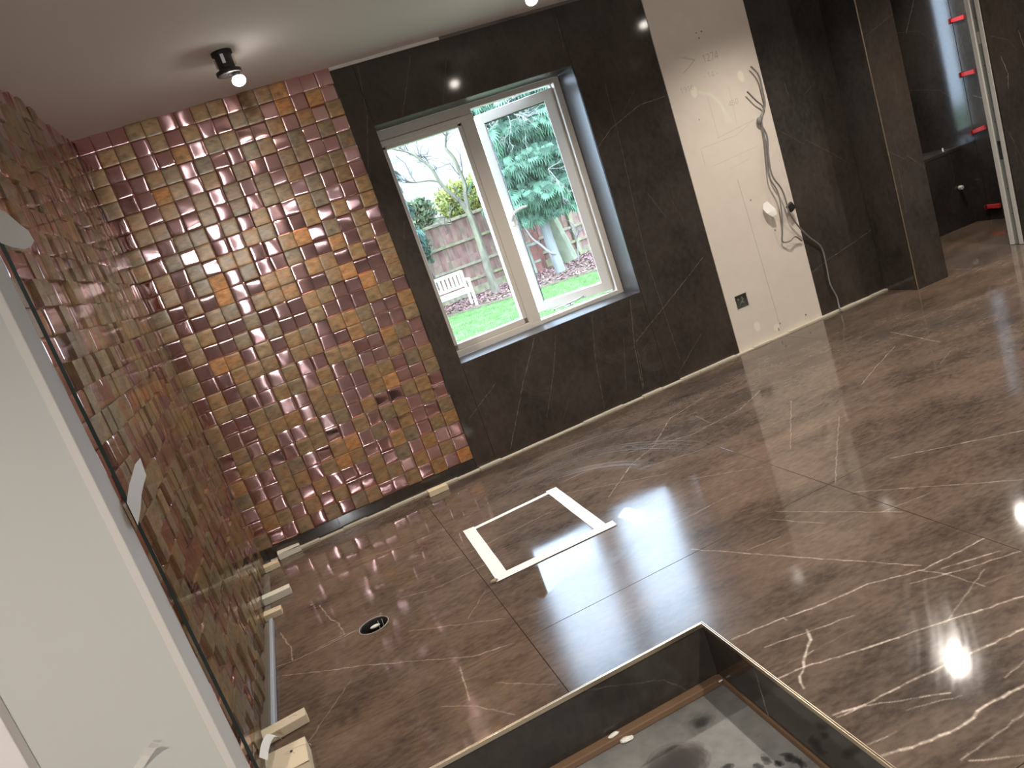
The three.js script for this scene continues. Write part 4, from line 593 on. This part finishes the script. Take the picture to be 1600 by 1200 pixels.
conifer('big drooping conifer with a grey trunk filling the open sash', 7.1, -12.8, 1.62, 0.85, 5.4, 6500, [0.15, 0.255, 0.175], (t) => {
  mesh('trunk', taper([V(-0.24, 0.05, 0), V(-0.26, 0.52, 0), V(-0.28, 1.06, 0), V(-0.2, 2.2, 0), V(0, 6, 0)], 0.12, 0.05, 10), greyBark, t);
  mesh('branch', taper([V(-0.28, 0.5, 0.1), V(-0.42, 0.56, 0.2), V(-0.58, 0.8, 0.2), V(-0.72, 1.0, 0.2), V(-0.80, 1.25, 0.2), V(-0.84, 1.38, 0.2)], 0.034, 0.012, 6), whiteTwig, t);
  const o = []; twigs(V(-0.3, 2.3, 1.3), V(0.2, -0.5, 0.2), 0.5, 4, 3, o, 0.8, 0.28); twigs(V(-0.8, 3.7, 1.3), V(0.3, -0.6, 0.1), 0.5, 7, 3, o, 0.9, 0.28); const w = mesh('dead_twigs', merge(o), whiteTwig, t); w.userData.kind = 'stuff';
});
{ const t = thing('leaning_tree', 'mossy leaning trunk behind the big conifer', 'tree', [7.77, G, -14.3]);
  mesh('trunk', taper([V(0.01, 0.07, 0), V(-0.04, 0.4, 0), V(-0.1, 0.78, 0), V(-0.22, 1.6, 0), V(-0.3, 3.2, 0)], 0.19, 0.11, 10), mossBark, t); mesh('branch', taper([V(-0.22, 1.6, 0), V(0.1, 2.3, 0.1), V(0.4, 2.9, 0.2)], 0.07, 0.03, 8), mossBark, t); }
{ const t = thing('bare_sapling', 'thin bare sapling in front of the fence under the conifer', 'tree', [7.64, G, -13.5]);
  mesh('stem', taper([V(0, 0.04, 0), V(0.06, 0.3, 0), V(0.12, 0.56, 0), V(0.17, 0.84, 0), V(0.08, 1.04, 0), V(-0.05, 1.12, 0)], 0.016, 0.008, 5), whiteTwig, t); const o = []; twigs(V(0.12, 0.56, 0), V(0.3, 0.6, 0), 0.26, 4, 2, o); const tw = mesh('twigs', merge(o), whiteTwig, t); tw.userData.kind = 'stuff'; }
conifer('blue green conifer at the far side of the fixed pane', 3.6, -13.8, 0.72, 0.7, 4.2, 900, [0.08, 0.14, 0.115], (t) => { mesh('trunk', taper([V(0, 0.031, 0), V(0, 2, 0), V(0, 4.6, 0)], 0.1, 0.04, 8), twigM, t); });
const leafGeo = new THREE.BufferGeometry(); leafGeo.setAttribute('position', new THREE.Float32BufferAttribute([0, 0, 0, 0.03, 0.05, 0.012, 0, 0.11, 0, 0, 0, 0, 0, 0.11, 0, -0.03, 0.05, 0.012], 3)); leafGeo.computeVertexNormals();
function shrub(label, x, y, z, rx, ry, rz, n, col) {
  const t = thing('shrub', label, 'shrub', [x, G, z]);
  const st = []; for (let i = 0; i < 5; i++) st.push(taper([V(rr(-0.1, 0.1), 0.045, rr(-0.1, 0.1)), V(rr(-0.2, 0.2), (y - G) * 0.5, rr(-0.1, 0.1)), V(rr(-rx, rx) * 0.6, y - G + ry * 0.4, rr(-rz, rz) * 0.5)], 0.03, 0.012, 5)); mesh('stems', merge(st), twigM, t).userData.kind = 'stuff';
  foliage(t, 'foliage', leafGeo, n, () => { const d = V(rr(-1, 1), rr(-1, 1), rr(-1, 1)); d.normalize().multiplyScalar(Math.cbrt(rr(0.25, 1)) * rr(0.8, 1.1)); return [V(d.x * rx, y - G + d.y * ry, d.z * rz), new THREE.Euler(rr(-1.4, 1.4), rr(0, 6.28), rr(-1.4, 1.4)), rr(0.8, 1.7)]; }, () => { const k = rr(0.6, 1.5); return rgb(col[0] * k * rr(0.8, 1.3), col[1] * k, col[2] * k); });
}
shrub('yellow green shrub rising over the fence behind the forked tree', 6.4, 1.8, -17.0, 0.85, 0.55, 0.6, 2600, [0.24, 0.26, 0.07]);
shrub('dull green shrub over the fence between the blue conifer and the yellow shrub', 4.95, 1.75, -16.4, 0.42, 0.42, 0.4, 1300, [0.13, 0.165, 0.085]);
shrub('dark green shrub hanging over the fence below the blue conifer', 4.2, 1.0, -14.6, 0.32, 0.55, 0.3, 1100, [0.085, 0.13, 0.085]);
// neighbour's house: wall and tiled roof in courses
{
  const t = thing('house', "neighbouring house with a pale tiled roof beyond the fence", 'house', [0, G, -24]);
  mesh('wall', box(-2, 13, 0, 2.6, -6, -0.3, boxUV(2)), std({ color: rgb(0.34, 0.30, 0.27), roughness: 0.9 }), t);
  const tm = [[0.105, 0.10, 0.095], [0.09, 0.086, 0.082], [0.12, 0.113, 0.107]].map((c) => std({ color: rgb(...c), roughness: 0.55 }));
  for (let r = 0; r < 15; r++) { const y = 2.45 + r * 0.24, z = 0.05 - r * 0.27; const g = box(-2.4, 13.4, -0.018, 0.018, -0.19, 0.19, boxUV(1), 0.006); g.rotateX(0.74); g.translate(0, y, z); mesh('roof_course', g, tm[r % 3], t); }
  const rg = new THREE.CylinderGeometry(0.12, 0.12, 15.8, 10); rg.rotateZ(Math.PI / 2); rg.translate(5.5, 2.45 + 15 * 0.24, 0.05 - 15 * 0.27); mesh('ridge', rg, tm[0], t);
  mesh('gutter', box(-2.4, 13.4, 2.28, 2.40, 0.12, 0.24, boxUV(1), 0.03), M.frame, t);
  const ch = mesh('chimney', box(6.6, 7.3, 4.6, 6.9, -3.6, -2.9, boxUV(1), 0.01), std({ color: rgb(0.42, 0.36, 0.33), roughness: 0.9 }), t); ch.castShadow = true;
}

renderer.render(scene, camera);
